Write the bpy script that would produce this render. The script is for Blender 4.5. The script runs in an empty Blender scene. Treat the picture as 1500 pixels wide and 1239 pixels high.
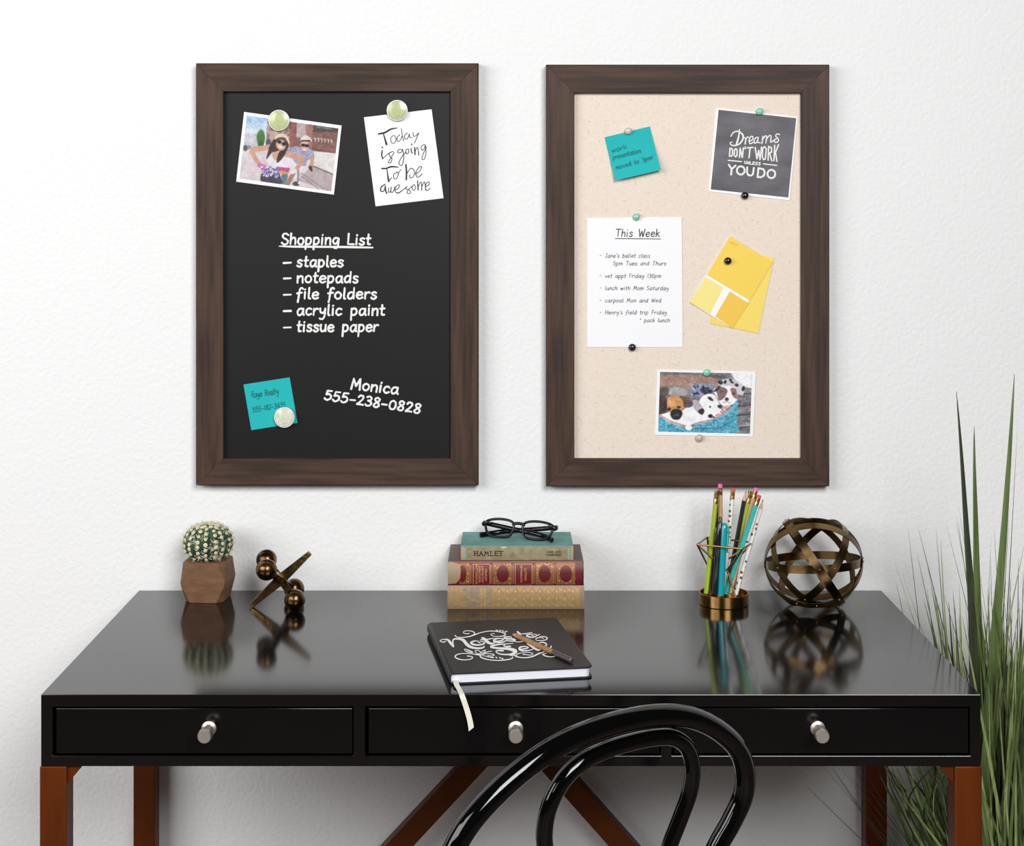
import bpy, bmesh, math, random
import numpy as np
from mathutils import Vector, Matrix
random.seed(7); rng = np.random.default_rng(5)
PI = math.pi
C = bpy.context.scene.collection
SC = bpy.context.scene

# ------------------------------------------------------------------ camera, light, exposure
F = 2400.0; DW = 2400/898.0; HC = 1.396; CX = 744.0; CY = 291.0      # focal length (px), wall distance, lens height, vanishing point
cd = bpy.data.cameras.new('camera'); cam = bpy.data.objects.new('camera', cd); C.objects.link(cam)
cam.location = (0, -DW, HC); cam.rotation_euler = (PI/2, 0, 0)
cd.sensor_fit = 'HORIZONTAL'; cd.sensor_width = 36.0; cd.lens = 36.0*F/1500
cd.shift_x = (750-CX)/1500; cd.shift_y = -(619.5-CY)/1500
cd.clip_start = 0.05
SC.camera = cam
SC.view_settings.view_transform = 'Standard'; SC.view_settings.look = 'None'
SC.view_settings.gamma = 1; SC.view_settings.use_curve_mapping = False
SC.view_settings.exposure = 0.0
w = bpy.data.worlds.new('World'); SC.world = w; w.use_nodes = True
bg = w.node_tree.nodes['Background']; bg.inputs[0].default_value = (1.0, .985, .97, 1); bg.inputs[1].default_value = 0.03

def area(name, loc, target, size, power, col=(1, 1, 1), spread=180):
    l = bpy.data.lights.new(name, 'AREA'); l.shape = 'RECTANGLE'; l.size = size[0]; l.size_y = size[1]
    l.energy = power; l.color = col; l.spread = math.radians(spread)
    o = bpy.data.objects.new(name, l); C.objects.link(o); o.location = loc
    o.rotation_euler = (Vector(target)-Vector(loc)).to_track_quat('-Z', 'Y').to_euler()
    return o
area('softbox_key', (.9, -3.4, 2.6), (-.5, 0, .8), (1.4, 1.4), 60, spread=140)
area('softbox_side', (-3.0, -2.1, 2.0), (.1, 0, 1.0), (1.3, 1.5), 39)
area('softbox_fill', (-2.0, -3.0, 2.3), (-.2, 0, .9), (1.3, 1.5), 39)

# ------------------------------------------------------------------ helpers
def lin(c): return tuple(((v/255)/12.92 if v/255 <= .04045 else ((v/255+.055)/1.055)**2.4) for v in c)
def at(px, py, Y):
    s = F/(DW+Y); return Vector(((px-CX)/s, Y, HC-(py-CY)/s))
def onz(px, py, z):
    s = (py-CY)/(HC-z); return Vector(((px-CX)/s, F/s-DW, z))

def mat(name, rgb, rough=.5, metal=0, coat=0, var=0, nscale=(8, 8, 8), bump=0, bscale=60, spec=.5, rgb2=None, det=4, emit=0, aniso=0):
    m = bpy.data.materials.new(name); m.use_nodes = True; nt = m.node_tree; N = nt.nodes; L = nt.links
    p = N['Principled BSDF']; c = lin(rgb)
    p.inputs['Base Color'].default_value = (*c, 1); p.inputs['Roughness'].default_value = rough
    p.inputs['Metallic'].default_value = metal; p.inputs['Coat Weight'].default_value = coat
    p.inputs['Coat Roughness'].default_value = .05
    p.inputs['Specular IOR Level'].default_value = spec
    tc = N.new('ShaderNodeTexCoord')
    if var or rgb2:
        mp = N.new('ShaderNodeMapping'); mp.inputs['Scale'].default_value = nscale
        nz = N.new('ShaderNodeTexNoise'); nz.inputs['Scale'].default_value = 1; nz.inputs['Detail'].default_value = det
        L.new(tc.outputs['Object'], mp.inputs[0]); L.new(mp.outputs[0], nz.inputs['Vector'])
        r = N.new('ShaderNodeValToRGB'); L.new(nz.outputs['Fac'], r.inputs[0])
        a = lin(rgb2) if rgb2 else tuple(v*(1-var) for v in c)
        b = c if rgb2 else tuple(min(1, v*(1+var)) for v in c)
        r.color_ramp.elements[0].position = .35; r.color_ramp.elements[1].position = .65
        r.color_ramp.elements[0].color = (*a, 1); r.color_ramp.elements[1].color = (*b, 1)
        L.new(r.outputs[0], p.inputs['Base Color'])
    if aniso:
        p.inputs['Anisotropic'].default_value = .8
        if aniso == 'Z':
            tg = N.new('ShaderNodeTangent'); tg.direction_type = 'RADIAL'; tg.axis = 'Z'; L.new(tg.outputs[0], p.inputs['Tangent']); p.inputs['Anisotropic Rotation'].default_value = .25
        else:
            tv_ = N.new('ShaderNodeCombineXYZ'); L.new(tv_.outputs[0], p.inputs['Tangent'])
            for i_ in range(3): tv_.inputs[i_].default_value = aniso[i_]
    if bump:
        n2 = N.new('ShaderNodeTexNoise'); n2.inputs['Scale'].default_value = bscale; n2.inputs['Detail'].default_value = 3
        bm_ = N.new('ShaderNodeBump'); bm_.inputs['Strength'].default_value = bump; bm_.inputs['Distance'].default_value = .002
        L.new(tc.outputs['Object'], n2.inputs['Vector']); L.new(n2.outputs['Fac'], bm_.inputs['Height']); L.new(bm_.outputs[0], p.inputs['Normal'])
    return m

def paintmat(name, rough=.45, gold=False):
    m = bpy.data.materials.new(name); m.use_nodes = True; nt = m.node_tree; p = nt.nodes['Principled BSDF']
    a = nt.nodes.new('ShaderNodeVertexColor'); a.layer_name = 'print'
    nt.links.new(a.outputs['Color'], p.inputs['Base Color']); p.inputs['Roughness'].default_value = rough
    if gold:
        mul = nt.nodes.new('ShaderNodeMath'); mul.operation = 'MULTIPLY'; mul.inputs[1].default_value = .3
        nt.links.new(a.outputs['Alpha'], mul.inputs[0]); nt.links.new(mul.outputs[0], p.inputs['Metallic'])
    return m

class MB:
    def __init__(s): s.v = []; s.f = []
    def add(s, vs, fs):
        k = len(s.v); s.v += [tuple(v) for v in vs]; s.f += [tuple(i+k for i in f) for f in fs]; return s
    def box(s, a, b):
        (x0, y0, z0), (x1, y1, z1) = a, b
        return s.add([(x0,y0,z0),(x1,y0,z0),(x1,y1,z0),(x0,y1,z0),(x0,y0,z1),(x1,y0,z1),(x1,y1,z1),(x0,y1,z1)],
                     [(0,3,2,1),(4,5,6,7),(0,1,5,4),(1,2,6,5),(2,3,7,6),(3,0,4,7)])
    def bar(s, p, q, wv, hv):
        p = Vector(p); q = Vector(q); w_ = Vector(wv)/2; h = Vector(hv)/2
        vs = [p-w_-h, p+w_-h, p+w_+h, p-w_+h, q-w_-h, q+w_-h, q+w_+h, q-w_+h]
        return s.add(vs, [(0,3,2,1),(4,5,6,7),(0,1,5,4),(1,2,6,5),(2,3,7,6),(3,0,4,7)])
    def tube(s, pts, r, n=12, closed=False, caps=True, flat=1.0, ref=None):
        P = [Vector(p) for p in pts]; m = len(P); R = r if isinstance(r, (list, tuple)) else [r]*m
        rings = []; up = None
        for i in range(m):
            a = P[(i-1) % m] if (closed or i > 0) else P[i]; b = P[(i+1) % m] if (closed or i < m-1) else P[i]
            t = (b-a).normalized()
            if up is None:
                up = Vector(ref) if ref else (Vector((0, 0, 1)) if abs(t.z) < .9 else Vector((0, 1, 0)))
            up = (up-t*up.dot(t)).normalized(); sd = t.cross(up)
            rings.append([P[i]+R[i]*(math.cos(2*PI*k/n)*sd*flat+math.sin(2*PI*k/n)*up) for k in range(n)])
        vs = [v for q in rings for v in q]; fs = []
        for i in range(m if closed else m-1):
            j = (i+1) % m
            fs += [(i*n+k, i*n+(k+1) % n, j*n+(k+1) % n, j*n+k) for k in range(n)]
        if caps and not closed: fs += [tuple(range(n))[::-1], tuple((m-1)*n+k for k in range(n))]
        return s.add(vs, fs)
    def lathe(s, prof, c, axis=(0, 0, 1), n=32, cap=True):
        c = Vector(c); ax = Vector(axis).normalized(); u = ax.orthogonal().normalized(); v = ax.cross(u)
        vs = [c+ax*h+r*(math.cos(2*PI*k/n)*u+math.sin(2*PI*k/n)*v) for r, h in prof for k in range(n)]; fs = []
        for i in range(len(prof)-1):
            fs += [(i*n+k, i*n+(k+1) % n, (i+1)*n+(k+1) % n, (i+1)*n+k) for k in range(n)]
        if cap: fs += [tuple(range(n))[::-1], tuple((len(prof)-1)*n+k for k in range(n))]
        return s.add(vs, fs)
    def sphere(s, c, r, n=24, m=14, sq=(1, 1, 1)):
        c = Vector(c); vs = []; fs = []
        for i in range(m+1):
            t = PI*i/m
            for k in range(n): vs.append(c+Vector((r*sq[0]*math.sin(t)*math.cos(2*PI*k/n), r*sq[1]*math.sin(t)*math.sin(2*PI*k/n), -r*sq[2]*math.cos(t))))
        for i in range(m): fs += [(i*n+k, i*n+(k+1) % n, (i+1)*n+(k+1) % n, (i+1)*n+k) for k in range(n)]
        return s.add(vs, fs)
    def slab(s, quad, off):                      # a thin sheet: quad of points, thickened by the vector off
        q = [Vector(p) for p in quad]; o = Vector(off); n = len(q)
        return s.add(q+[p+o for p in q], [tuple(range(n))[::-1], tuple(range(n, 2*n))]+[(i, (i+1) % n, (i+1) % n+n, i+n) for i in range(n)])
    def grid(s, G):                              # G: rows of points
        a = len(G); b = len(G[0])
        return s.add([p for r in G for p in r], [(i*b+j, i*b+j+1, (i+1)*b+j+1, (i+1)*b+j) for i in range(a-1) for j in range(b-1)])
    def build(s, name, m, parent=None, root=None, smooth=40, bevel=0, label=None, kind=None, seg=2):
        root = root or parent
        o3 = Vector((0, 0, 0))
        if root is not None:
            r = root
            while r.parent: r = r.parent
            o3 = r.location
        me = bpy.data.meshes.new(name); me.from_pydata([tuple(Vector(v)-o3) for v in s.v], [], s.f); me.update()
        bm = bmesh.new(); bm.from_mesh(me); bmesh.ops.remove_doubles(bm, verts=bm.verts, dist=1e-7)
        bmesh.ops.recalc_face_normals(bm, faces=bm.faces); bm.to_mesh(me); bm.free()
        if smooth:
            for p in me.polygons: p.use_smooth = True
            me.set_sharp_from_angle(angle=math.radians(smooth))
        me.materials.append(m)
        o = bpy.data.objects.new(name, me); C.objects.link(o)
        if parent is not None: o.parent = parent
        if bevel:
            b = o.modifiers.new('bevel', 'BEVEL'); b.width = bevel; b.segments = seg; b.limit_method = 'ANGLE'; b.angle_limit = math.radians(35)
        if label: o['label'] = label
        if kind: o['kind'] = kind
        return o

def thing(name, label, cat, loc, group=None):
    o = bpy.data.objects.new(name, None); o.empty_display_size = .02; C.objects.link(o); o.location = loc
    o['label'] = label; o['category'] = cat
    if group: o['group'] = group
    return o
def tag(o, label, cat, group=None):
    o['label'] = label; o['category'] = cat
    if group: o['group'] = group
    return o

def smooth_path(P, n=6, closed=False):
    P = [tuple(p) for p in P]
    if len(P) < 3: return P
    out = []; m = len(P)
    g = (lambda i: P[i % m]) if closed else (lambda i: P[max(0, min(m-1, i))])
    for i in range(m if closed else m-1):
        a, b, c, d = g(i-1), g(i), g(i+1), g(i+2)
        for k in range(n):
            t = k/n
            out.append(tuple(.5*((2*b[j])+(-a[j]+c[j])*t+(2*a[j]-5*b[j]+4*c[j]-d[j])*t*t+(-a[j]+3*b[j]-3*c[j]+d[j])*t**3) for j in range(len(b))))
    if not closed: out.append(P[-1])
    return out

# ---- pen strokes: a ribbon of variable width lying in a plane (origin o, axes ex, ey)
def ribbon(mb, pts, ws, o, ex, ey, lift):
    """one stroke as clean strips with round ends; each strip lies a hair above the one before, as wet ink does"""
    nrm = ex.cross(ey); parts = []; cur = [0]
    keep = [0]+[i for i in range(1, len(pts)) if math.hypot(pts[i][0]-pts[i-1][0], pts[i][1]-pts[i-1][1]) > 1e-7]
    pts = [pts[i] for i in keep]; ws = [ws[i] for i in keep]
    if len(pts) < 2: return
    for i in range(1, len(pts)):
        cur.append(i)
        if i < len(pts)-1:
            a = math.atan2(pts[i][1]-pts[i-1][1], pts[i][0]-pts[i-1][0]); b = math.atan2(pts[i+1][1]-pts[i][1], pts[i+1][0]-pts[i][0])
            if abs((b-a+PI) % (2*PI)-PI) > .8: parts.append(cur); cur = [i]
    parts.append(cur)
    for idx in parts:
        mb.lay = getattr(mb, 'lay', -1)+1; up = nrm*(lift+(mb.lay % 20)*2.2e-5); loop = math.hypot(pts[idx[0]][0]-pts[idx[-1]][0], pts[idx[0]][1]-pts[idx[-1]][1]) < 1e-6; W = lambda x, y, i=0: o+ex*x+ey*y+up+nrm*(i*4e-6)
        P = [pts[i] for i in idx]; w_ = [ws[i]/2 for i in idx]; n = len(P); Lf = []; Rt = []
        for i in range(n):
            a, b = P[max(0, i-1)], P[min(n-1, i+1)]; d = math.hypot(b[0]-a[0], b[1]-a[1]) or 1; tx, ty = (b[0]-a[0])/d, (b[1]-a[1])/d
            Lf.append((P[i][0]-ty*w_[i], P[i][1]+tx*w_[i])); Rt.append((P[i][0]+ty*w_[i], P[i][1]-tx*w_[i]))
            if i in (0, n-1) and not loop:
                a0 = math.atan2(ty, tx)+(PI/2 if i == 0 else -PI/2)
                mb.add([W(P[i][0]+w_[i]*math.cos(a0+k*PI/6), P[i][1]+w_[i]*math.sin(a0+k*PI/6), i) for k in range(7)], [tuple(range(7))])
        mb.add([W(*q, i) for i, q in enumerate(Lf)]+[W(*q, i) for i, q in enumerate(Rt)], [(i, n+i, n+i+1, i+1) for i in range(n-1)])

GL = {
'a':(5.2,"4.2,4.3 2.8,5 1.2,4.2 .5,2.4 1,.6 2.2,.1 3.5,1.2 4.3,3.2;4.4,4.9 4.3,2 4.6,.4 5,.2"),
'b':(5,"/.6,8 .6,.1;.6,3.4 1.6,4.8 3.2,4.8 4.2,3.3 4,1.4 2.8,.1 1.4,.2 .6,1.2"),
'c':(4.4,"4,4.2 2.8,5 1.2,4.3 .5,2.5 1,.8 2.4,.1 4,.9"),
'd':(5.2,"4.2,4.2 2.8,5 1.2,4.2 .5,2.4 1,.6 2.2,.1 3.5,1.2 4.3,3.2;/4.4,8 4.4,.1"),
'e':(4.8,".6,2.6 4.1,3 3.8,4.5 2.4,5 1,4.2 .5,2.4 1.1,.7 2.6,.1 4.3,.9"),
'f':(3.7,"4,7.4 3,8 2,7.2 1.6,5 1.3,1 .9,-2.4;.2,4.2 3.4,4.6"),
'g':(5,"4.2,4.3 2.8,5 1.2,4.3 .5,2.6 1.1,1 2.3,.5 3.6,1.6 4.3,3.6;4.4,4.8 4.5,1 4.1,-1.8 2.6,-2.6 1.2,-2"),
'h':(4.8,"/.7,8 .6,.1;.6,2.8 1.8,4.6 3.2,4.9 4,3.8 4.1,.1"),
'i':(2.1,"/.9,5 .9,.1;/.9,6.9 1,7.2"),
'k':(4.6,"/.7,8 .6,.1;/3.9,4.9 .7,2.3;/1.8,3.1 4.2,.1"),
'l':(2.2,".9,8 .8,2 1.1,.3 1.8,.2"),
'm':(7,"/.6,4.9 .6,.1;.6,3 1.6,4.7 2.8,4.8 3.4,3.6 3.4,.1;3.4,3 4.5,4.7 5.7,4.8 6.3,3.6 6.4,.1"),
'n':(4.8,"/.6,4.9 .6,.1;.6,2.8 1.8,4.6 3.2,4.9 4,3.8 4.1,.1"),
'o':(5,"2.5,5 1.1,4.3 .5,2.5 1.1,.7 2.5,.1 3.9,.8 4.5,2.5 3.9,4.3 2.5,5"),
'p':(5,"/.7,5 .6,-3.4;.7,3.4 1.6,4.8 3.2,4.8 4.2,3.3 4,1.4 2.8,.2 1.4,.3 .7,1.2"),
'r':(3.7,"/.6,4.9 .6,.1;.6,2.7 1.6,4.4 2.8,4.9 3.6,4.5"),
's':(4.2,"3.6,4.4 2.2,5 .9,4.3 1.2,3.1 2.8,2.4 3.6,1.3 2.8,.2 1.4,.1 .4,.8"),
't':(3.6,"1.6,7.4 1.4,2 1.8,.4 3.2,.4;.3,4.8 3.3,5"),
'u':(4.8,".6,4.9 .5,1.8 1.3,.3 2.6,.3 3.8,1.8 4.1,4.9;/4.1,4.9 4.3,.1"),
'v':(4.4,"/.4,4.9 2.1,.1 4,4.9"),
'w':(6.4,"/.4,4.9 1.8,.1 3.2,4.2 4.6,.1 6,4.9"),
'y':(4.6,".5,4.9 .8,2.4 2,1.6 3.4,2.4 4.1,4.9;4.1,4.9 3.9,1 3.2,-2 1.8,-2.9 .4,-2.4"),
'S':(5.4,"4.8,7 3.4,8 1.6,7.8 .7,6.4 1.6,4.8 3.6,3.8 4.8,2.2 3.8,.4 2,.1 .4,1.2"),
'L':(5.2,"/.8,8 .7,.2 4.8,.2"), 'M':(7,"/.6,.1 1.2,8 3.4,2.6 5.6,8 6.4,.1"),
'T':(5.6,"/.1,7.8 5.5,7.9;/2.8,7.8 2.7,.1"), 'W':(7.4,"/.3,8 1.9,.1 3.7,6 5.4,.1 7.1,8"),
'J':(4.6,"/1,7.8 4.6,7.9;3.2,7.8 3.2,2 2.4,.3 1.2,.2 .3,1.2"),
'F':(4.8,"/.7,8 .7,.1;/.7,7.9 4.6,7.9;/.7,4.2 3.9,4.3"), 'H':(6,"/.7,8 .7,.1;/5.2,8 5.2,.1;/.7,4.2 5.2,4.2"),
'R':(5.4,"/.7,8 .7,.1;.7,7.9 3.4,7.9 4.6,6.4 3.6,4.6 .7,4.2;/2.4,4.3 4.9,.1"),
'A':(5.8,"/.2,.1 2.9,8 5.6,.1;/1.2,3 4.6,3"), 'E':(5,"/4.6,8 .7,8 .7,.1 4.7,.1;/.7,4.2 4,4.2"),
'G':(6,"5.2,6.6 3.8,8 1.8,7.4 .6,4.6 1,1.6 2.8,.1 4.8,.8 5.4,3.4 3.4,3.5"), 'I':(2,"/1,8 1,.1"),
'N':(6,"/.7,.1 .7,8 5.2,.1 5.2,8"), 'D':(5.8,".7,8 .7,.1;.7,7.9 3.4,7.6 5.2,5.6 5.2,2.6 3.4,.4 .7,.1"),
'C':(5.6,"5.2,6.6 3.8,8 1.8,7.4 .6,4.6 1,1.6 2.8,.1 5,1.2"), 'O':(6.4,"3.2,8 1.2,7 .5,4 1.2,1 3.2,.1 5.2,1 5.9,4 5.2,7 3.2,8"),
'P':(5,"/.7,8 .7,.1;.7,7.9 3.4,7.9 4.6,6.2 3.6,4.2 .7,3.9"), 'Y':(5.6,"/.3,8 2.8,4 5.3,8;/2.8,4 2.8,.1"),
'0':(5.2,"2.6,7.4 1.1,6.2 .5,3.7 1.1,1 2.6,.1 4.1,1 4.7,3.7 4.1,6.2 2.6,7.4"), '1':(2.6,"/1.3,8 1.3,.1"),
'2':(5,".7,6.2 2,7.8 3.8,7.2 4,5.4 2.4,2.6 .5,.3 2.4,.4 4.6,.2"), '3':(4.8,".8,7.2 2.6,7.9 4,6.6 3.4,4.8 2,4.3 3.8,3.6 4.4,2 3.2,.3 1.6,.1 .4,1"),
'4':(5,"/3.6,.1 3.6,8 .4,2.6 4.8,2.6"), '5':(5,"/4.4,7.8 1.4,7.6 1,4.4;1,4.4 2.8,5 4.3,3.8 4.2,1.6 2.8,.2 1.4,.1 .4,1"),
'8':(5,"4.2,6.8 2.8,7.9 1.2,7 1.3,5.4 3.4,3.6 4.3,1.8 3.2,.2 1.4,.2 .7,1.6 2,3.6 3.8,5.2 4.2,6.8"),
'-':(4.6,"/.6,3 4,3.2"), "'":(1.8,"/1,8 .7,6.2"), '*':(3.4,"/.6,6 2.2,6;/1.4,6.9 1.4,5.1;/.9,6.6 2,5.4"), '!':(2.2,"/1.2,8 1,2.2;/1,.4 1,.2"), ' ':(4.4,""),
}
def strokes(text, track=.7, serif=False, jit=0):
    x = 0; out = []
    for ch in text:
        adv, d = GL[ch]
        for st in filter(None, d.split(';')):
            pl = st.startswith('/'); p = [tuple(map(float, t.split(','))) for t in st.lstrip('/').split()]
            q = p if pl else smooth_path(p, 5)
            dy = random.uniform(-jit, jit)
            out.append([(x+a+random.uniform(-jit, jit)*.6, b+dy+random.uniform(-jit, jit)*.6) for a, b in q])
            if serif and pl:
                for a, b in (p[0], p[-1]):
                    if b < .5 or b > 7.5: out.append([(x+a-1.0, b), (x+a+1.0, b)])
        x += adv+track
    return out, x-track
def write(mb, text, p0, p1, unit, width, Y, slant=0, track=.7, serif=False, jit=0):
    """text whose baseline runs from photo point p0 to p1 on the plane at depth Y; unit = px per font unit"""
    st, adv = strokes(text, track, serif, jit)
    a = at(*p0, Y); b = at(*p1, Y); s = F/(DW+Y); L = (b-a).length; ex = (b-a).normalized(); ey = Vector((-ex.z, 0, ex.x)); u = unit/s
    kx = L/adv
    for q in st: ribbon(mb, [(x*kx+slant*y*u, y*u) for x, y in q], [width/s*random.uniform(1-jit*1.4, 1+jit*1.4) for _ in q], a, ex, ey, .0)
def trace(mb, P, wd, conv, n=5, closed=False):
    """one brush stroke: points (x,y[,w]) in picture detail coordinates; conv -> plane coords"""
    Q = [(p[0], p[1], p[2] if len(p) > 2 else wd) for p in P]
    Q = smooth_path(Q, n, closed) if n > 1 else Q
    if closed: Q.append(Q[0])
    o, ex, ey, f, k = conv
    ribbon(mb, [f(x, y) for x, y, _ in Q], [max(.0001, w_*k) for _, _, w_ in Q], o, ex, ey, 0)
def ST(s):
    out = []
    for st in s.split(';'):
        st = st.strip()
        if st: out.append([tuple(map(float, t.split(','))) for t in st.split()])
    return out
EX, EZ = Vector((1, 0, 0)), Vector((0, 0, 1))
def conv_wall(ox, oy, sc, Y):
    s = F/(DW+Y); o = Vector((0, Y, 0))
    return (o, EX, EZ, lambda x, y: ((ox+x/sc-CX)/s, HC-(oy+y/sc-CY)/s), 1/sc/s)

# ---- painted prints: a fine mesh whose vertex colours hold the picture
class Raster:
    def __init__(s, quad, nx, ny):
        u, v = np.meshgrid(np.linspace(0, 1, nx), np.linspace(0, 1, ny)); q = [np.array(p, float) for p in quad]   # TL TR BR BL
        s.u, s.v = u, v
        P = [(1-u)*(1-v)*q[0][i]+u*(1-v)*q[1][i]+u*v*q[2][i]+(1-u)*v*q[3][i] for i in (0, 1)]
        s.X, s.Y = P; s.img = np.ones((ny, nx, 3))*255.; s.a = np.zeros((ny, nx)); s.rng = np.random.default_rng(3)
    def mix(s, m, col, gold=0):
        s.img = s.img*(1-m[..., None])+np.array(col, float)*m[..., None]; s.a = s.a*(1-m)+gold*m
    def poly(s, pts, col, soft=4, gold=0):
        pts = np.array(pts, float); ins = np.zeros(s.X.shape, bool); dist = np.full(s.X.shape, 1e9); n = len(pts)
        for i in range(n):
            x0, y0 = pts[i]; x1, y1 = pts[(i+1) % n]
            c = ((y0 > s.Y) != (y1 > s.Y)) & (s.X < (x1-x0)*(s.Y-y0)/((y1-y0) or 1e-9)+x0); ins ^= c
            t = np.clip(((s.X-x0)*(x1-x0)+(s.Y-y0)*(y1-y0))/(((x1-x0)**2+(y1-y0)**2) or 1e-9), 0, 1)
            dist = np.minimum(dist, np.hypot(s.X-x0-t*(x1-x0), s.Y-y0-t*(y1-y0)))
        sd = np.where(ins, dist, -dist); s.mix(np.clip(sd/soft+.5, 0, 1), col, gold)
    def blob(s, pts, col, soft=5, gold=0): s.poly(smooth_path(pts, 5, True), col, soft, gold)
    def ell(s, cx, cy, rx, ry, col, rot=0, soft=.15, gold=0):
        c, n = math.cos(math.radians(rot)), math.sin(math.radians(rot)); x = (s.X-cx)*c+(s.Y-cy)*n; y = -(s.X-cx)*n+(s.Y-cy)*c
        s.mix(np.clip((1-np.hypot(x/rx, y/ry))/soft+.5, 0, 1), col, gold)
    def line(s, pts, wd, col, soft=4, gold=0):
        dist = np.full(s.X.shape, 1e9)
        for (x0, y0), (x1, y1) in zip(pts[:-1], pts[1:]):
            t = np.clip(((s.X-x0)*(x1-x0)+(s.Y-y0)*(y1-y0))/(((x1-x0)**2+(y1-y0)**2) or 1e-9), 0, 1)
            dist = np.minimum(dist, np.hypot(s.X-x0-t*(x1-x0), s.Y-y0-t*(y1-y0)))
        s.mix(np.clip((wd/2-dist)/soft+.5, 0, 1), col, gold)
    def noise(s, cells, amp, region=None):
        a, b = s.X.shape; g = s.rng.random((cells[1]+2, cells[0]+2)); y = s.v*cells[1]; x = s.u*cells[0]
        i = y.astype(int); j = x.astype(int); fy = y-i; fx = x-j
        n = (g[i, j]*(1-fx)+g[i, j+1]*fx)*(1-fy)+(g[i+1, j]*(1-fx)+g[i+1, j+1]*fx)*fy-.5
        m = 1 if region is None else region
        s.img = np.clip(s.img+(n*amp*m)[..., None], 0, 255)
        return n
    def soften(s, n):
        for _ in range(n):
            p_ = np.pad(s.img, ((1, 1), (1, 1), (0, 0)), 'edge'); s.img = (p_[:-2, 1:-1]+p_[2:, 1:-1]+p_[1:-1, :-2]+p_[1:-1, 2:]+2*p_[1:-1, 1:-1])/6
    def build(s, name, W, m, parent, label=None):
        ny, nx = s.X.shape; mb = MB(); mb.grid([[W(s.u[i, j], s.v[i, j]) for j in range(nx)] for i in range(ny)])
        r = parent
        while r.parent: r = r.parent
        me = bpy.data.meshes.new(name); me.from_pydata([tuple(Vector(v)-r.location) for v in mb.v], [], [f[::-1] for f in mb.f]); me.update()
        at_ = me.color_attributes.new('print', 'FLOAT_COLOR', 'POINT')
        c = s.img.reshape(-1, 3)/255; c = np.where(c <= .04045, c/12.92, ((c+.055)/1.055)**2.4)
        at_.data.foreach_set('color', np.c_[c, s.a.reshape(-1)].astype(np.float32).ravel())
        me.materials.append(m); o = bpy.data.objects.new(name, me); C.objects.link(o); o.parent = parent
        if label: o['label'] = label
        return o
def quad_w(quad, Y):
    q = [at(*p, Y) for p in quad]
    return lambda u, v: q[0]*(1-u)*(1-v)+q[1]*u*(1-v)+q[2]*u*v+q[3]*(1-u)*v

# ------------------------------------------------------------------ materials
M_wall = mat('wall_paint', (243, 243, 243), .75, bump=.6, bscale=130, spec=.25)
M_floor = mat('floor_boards', (104, 90, 84), .5, var=.12, nscale=(2, 14, 2))
M_desk = mat('black_lacquer', (11, 9, 10), .11, spec=.62, var=.1, nscale=(3, 20, 3))
M_drawer = mat('drawer_lacquer', (9, 8, 9), .16, spec=.45)
M_leg = mat('stained_leg_wood', (100, 44, 5), .45, spec=.2, rgb2=(80, 33, 2), nscale=(30, 30, 4))
M_legx = mat('stained_brace_wood', (104, 50, 8), .45, spec=.22, rgb2=(84, 38, 5), nscale=(12, 12, 12))
M_nick = mat('brushed_nickel', (206, 198, 188), .5, 1)
M_frh = mat('walnut_frame_grain_across', (80, 59, 48), .55, spec=.3, rgb2=(52, 37, 29), nscale=(7, 60, 110), det=6)
M_frv = mat('walnut_frame_grain_upright', (80, 59, 48), .55, spec=.3, rgb2=(52, 37, 29), nscale=(110, 60, 7), det=6)
M_chalk = mat('chalkboard_black', (14, 14, 15), .5, var=.12, nscale=(6, 6, 6), spec=.35)
M_white = mat('chalk_white', (240, 240, 238), .9)
M_paper = mat('white_paper', (250, 250, 252), .6, spec=.3)
M_photo = mat('photo_paper_white', (252, 252, 252), .35)
M_ink = mat('black_ink', (18, 18, 20), .6)
M_pen = mat('grey_ink', (58, 58, 64), .7)
M_tealink = mat('dark_teal_ink', (26, 78, 84), .8)
M_teal = mat('teal_sticky_paper', (38, 184, 186), .7, spec=.2)
M_print = paintmat('printed_picture', .4)
M_spine = paintmat('gilded_spine', .42, True)
M_card = mat('slate_grey_print', (112, 110, 115), .6, rgb2=(84, 82, 87), nscale=(14, 14, 30), det=5)
M_brass = mat('aged_brass', (182, 146, 90), .26, 1, rgb2=(140, 108, 64), nscale=(30, 30, 30), aniso='Z')
M_jack = mat('antique_brass', (128, 102, 64), .26, 1, rgb2=(78, 60, 40), nscale=(60, 60, 60), bump=.25, bscale=120)
M_wire = mat('brass_wire', (160, 124, 78), .3, 1)
M_chair = mat('black_gloss_paint', (4, 4, 4), .06, coat=0)
M_blackpl = mat('black_acetate', (14, 9, 9), .22, spec=.4)
M_pot = mat('carved_walnut', (126, 92, 66), .6, spec=.3, rgb2=(106, 76, 52), nscale=(30, 30, 90))
M_cactus = mat('felted_green', (58, 88, 54), .8, rgb2=(24, 46, 34), nscale=(60, 60, 60), bump=.6, bscale=300)
M_tuft = mat('cream_tuft', (222, 214, 178), .9)
M_spike = mat('pale_spine', (215, 212, 195), .8)

# ------------------------------------------------------------------ the room
ZT = .76                                               # desk top height
o = MB().box((-3.2, 0, 0), (3.2, .1, 2.8)).build('wall_back', M_wall, smooth=0); o['kind'] = 'structure'
o = MB().box((-3.2, -4.2, -.1), (3.2, .1, 0)).build('floor', M_floor, smooth=0); o['kind'] = 'structure'

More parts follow.
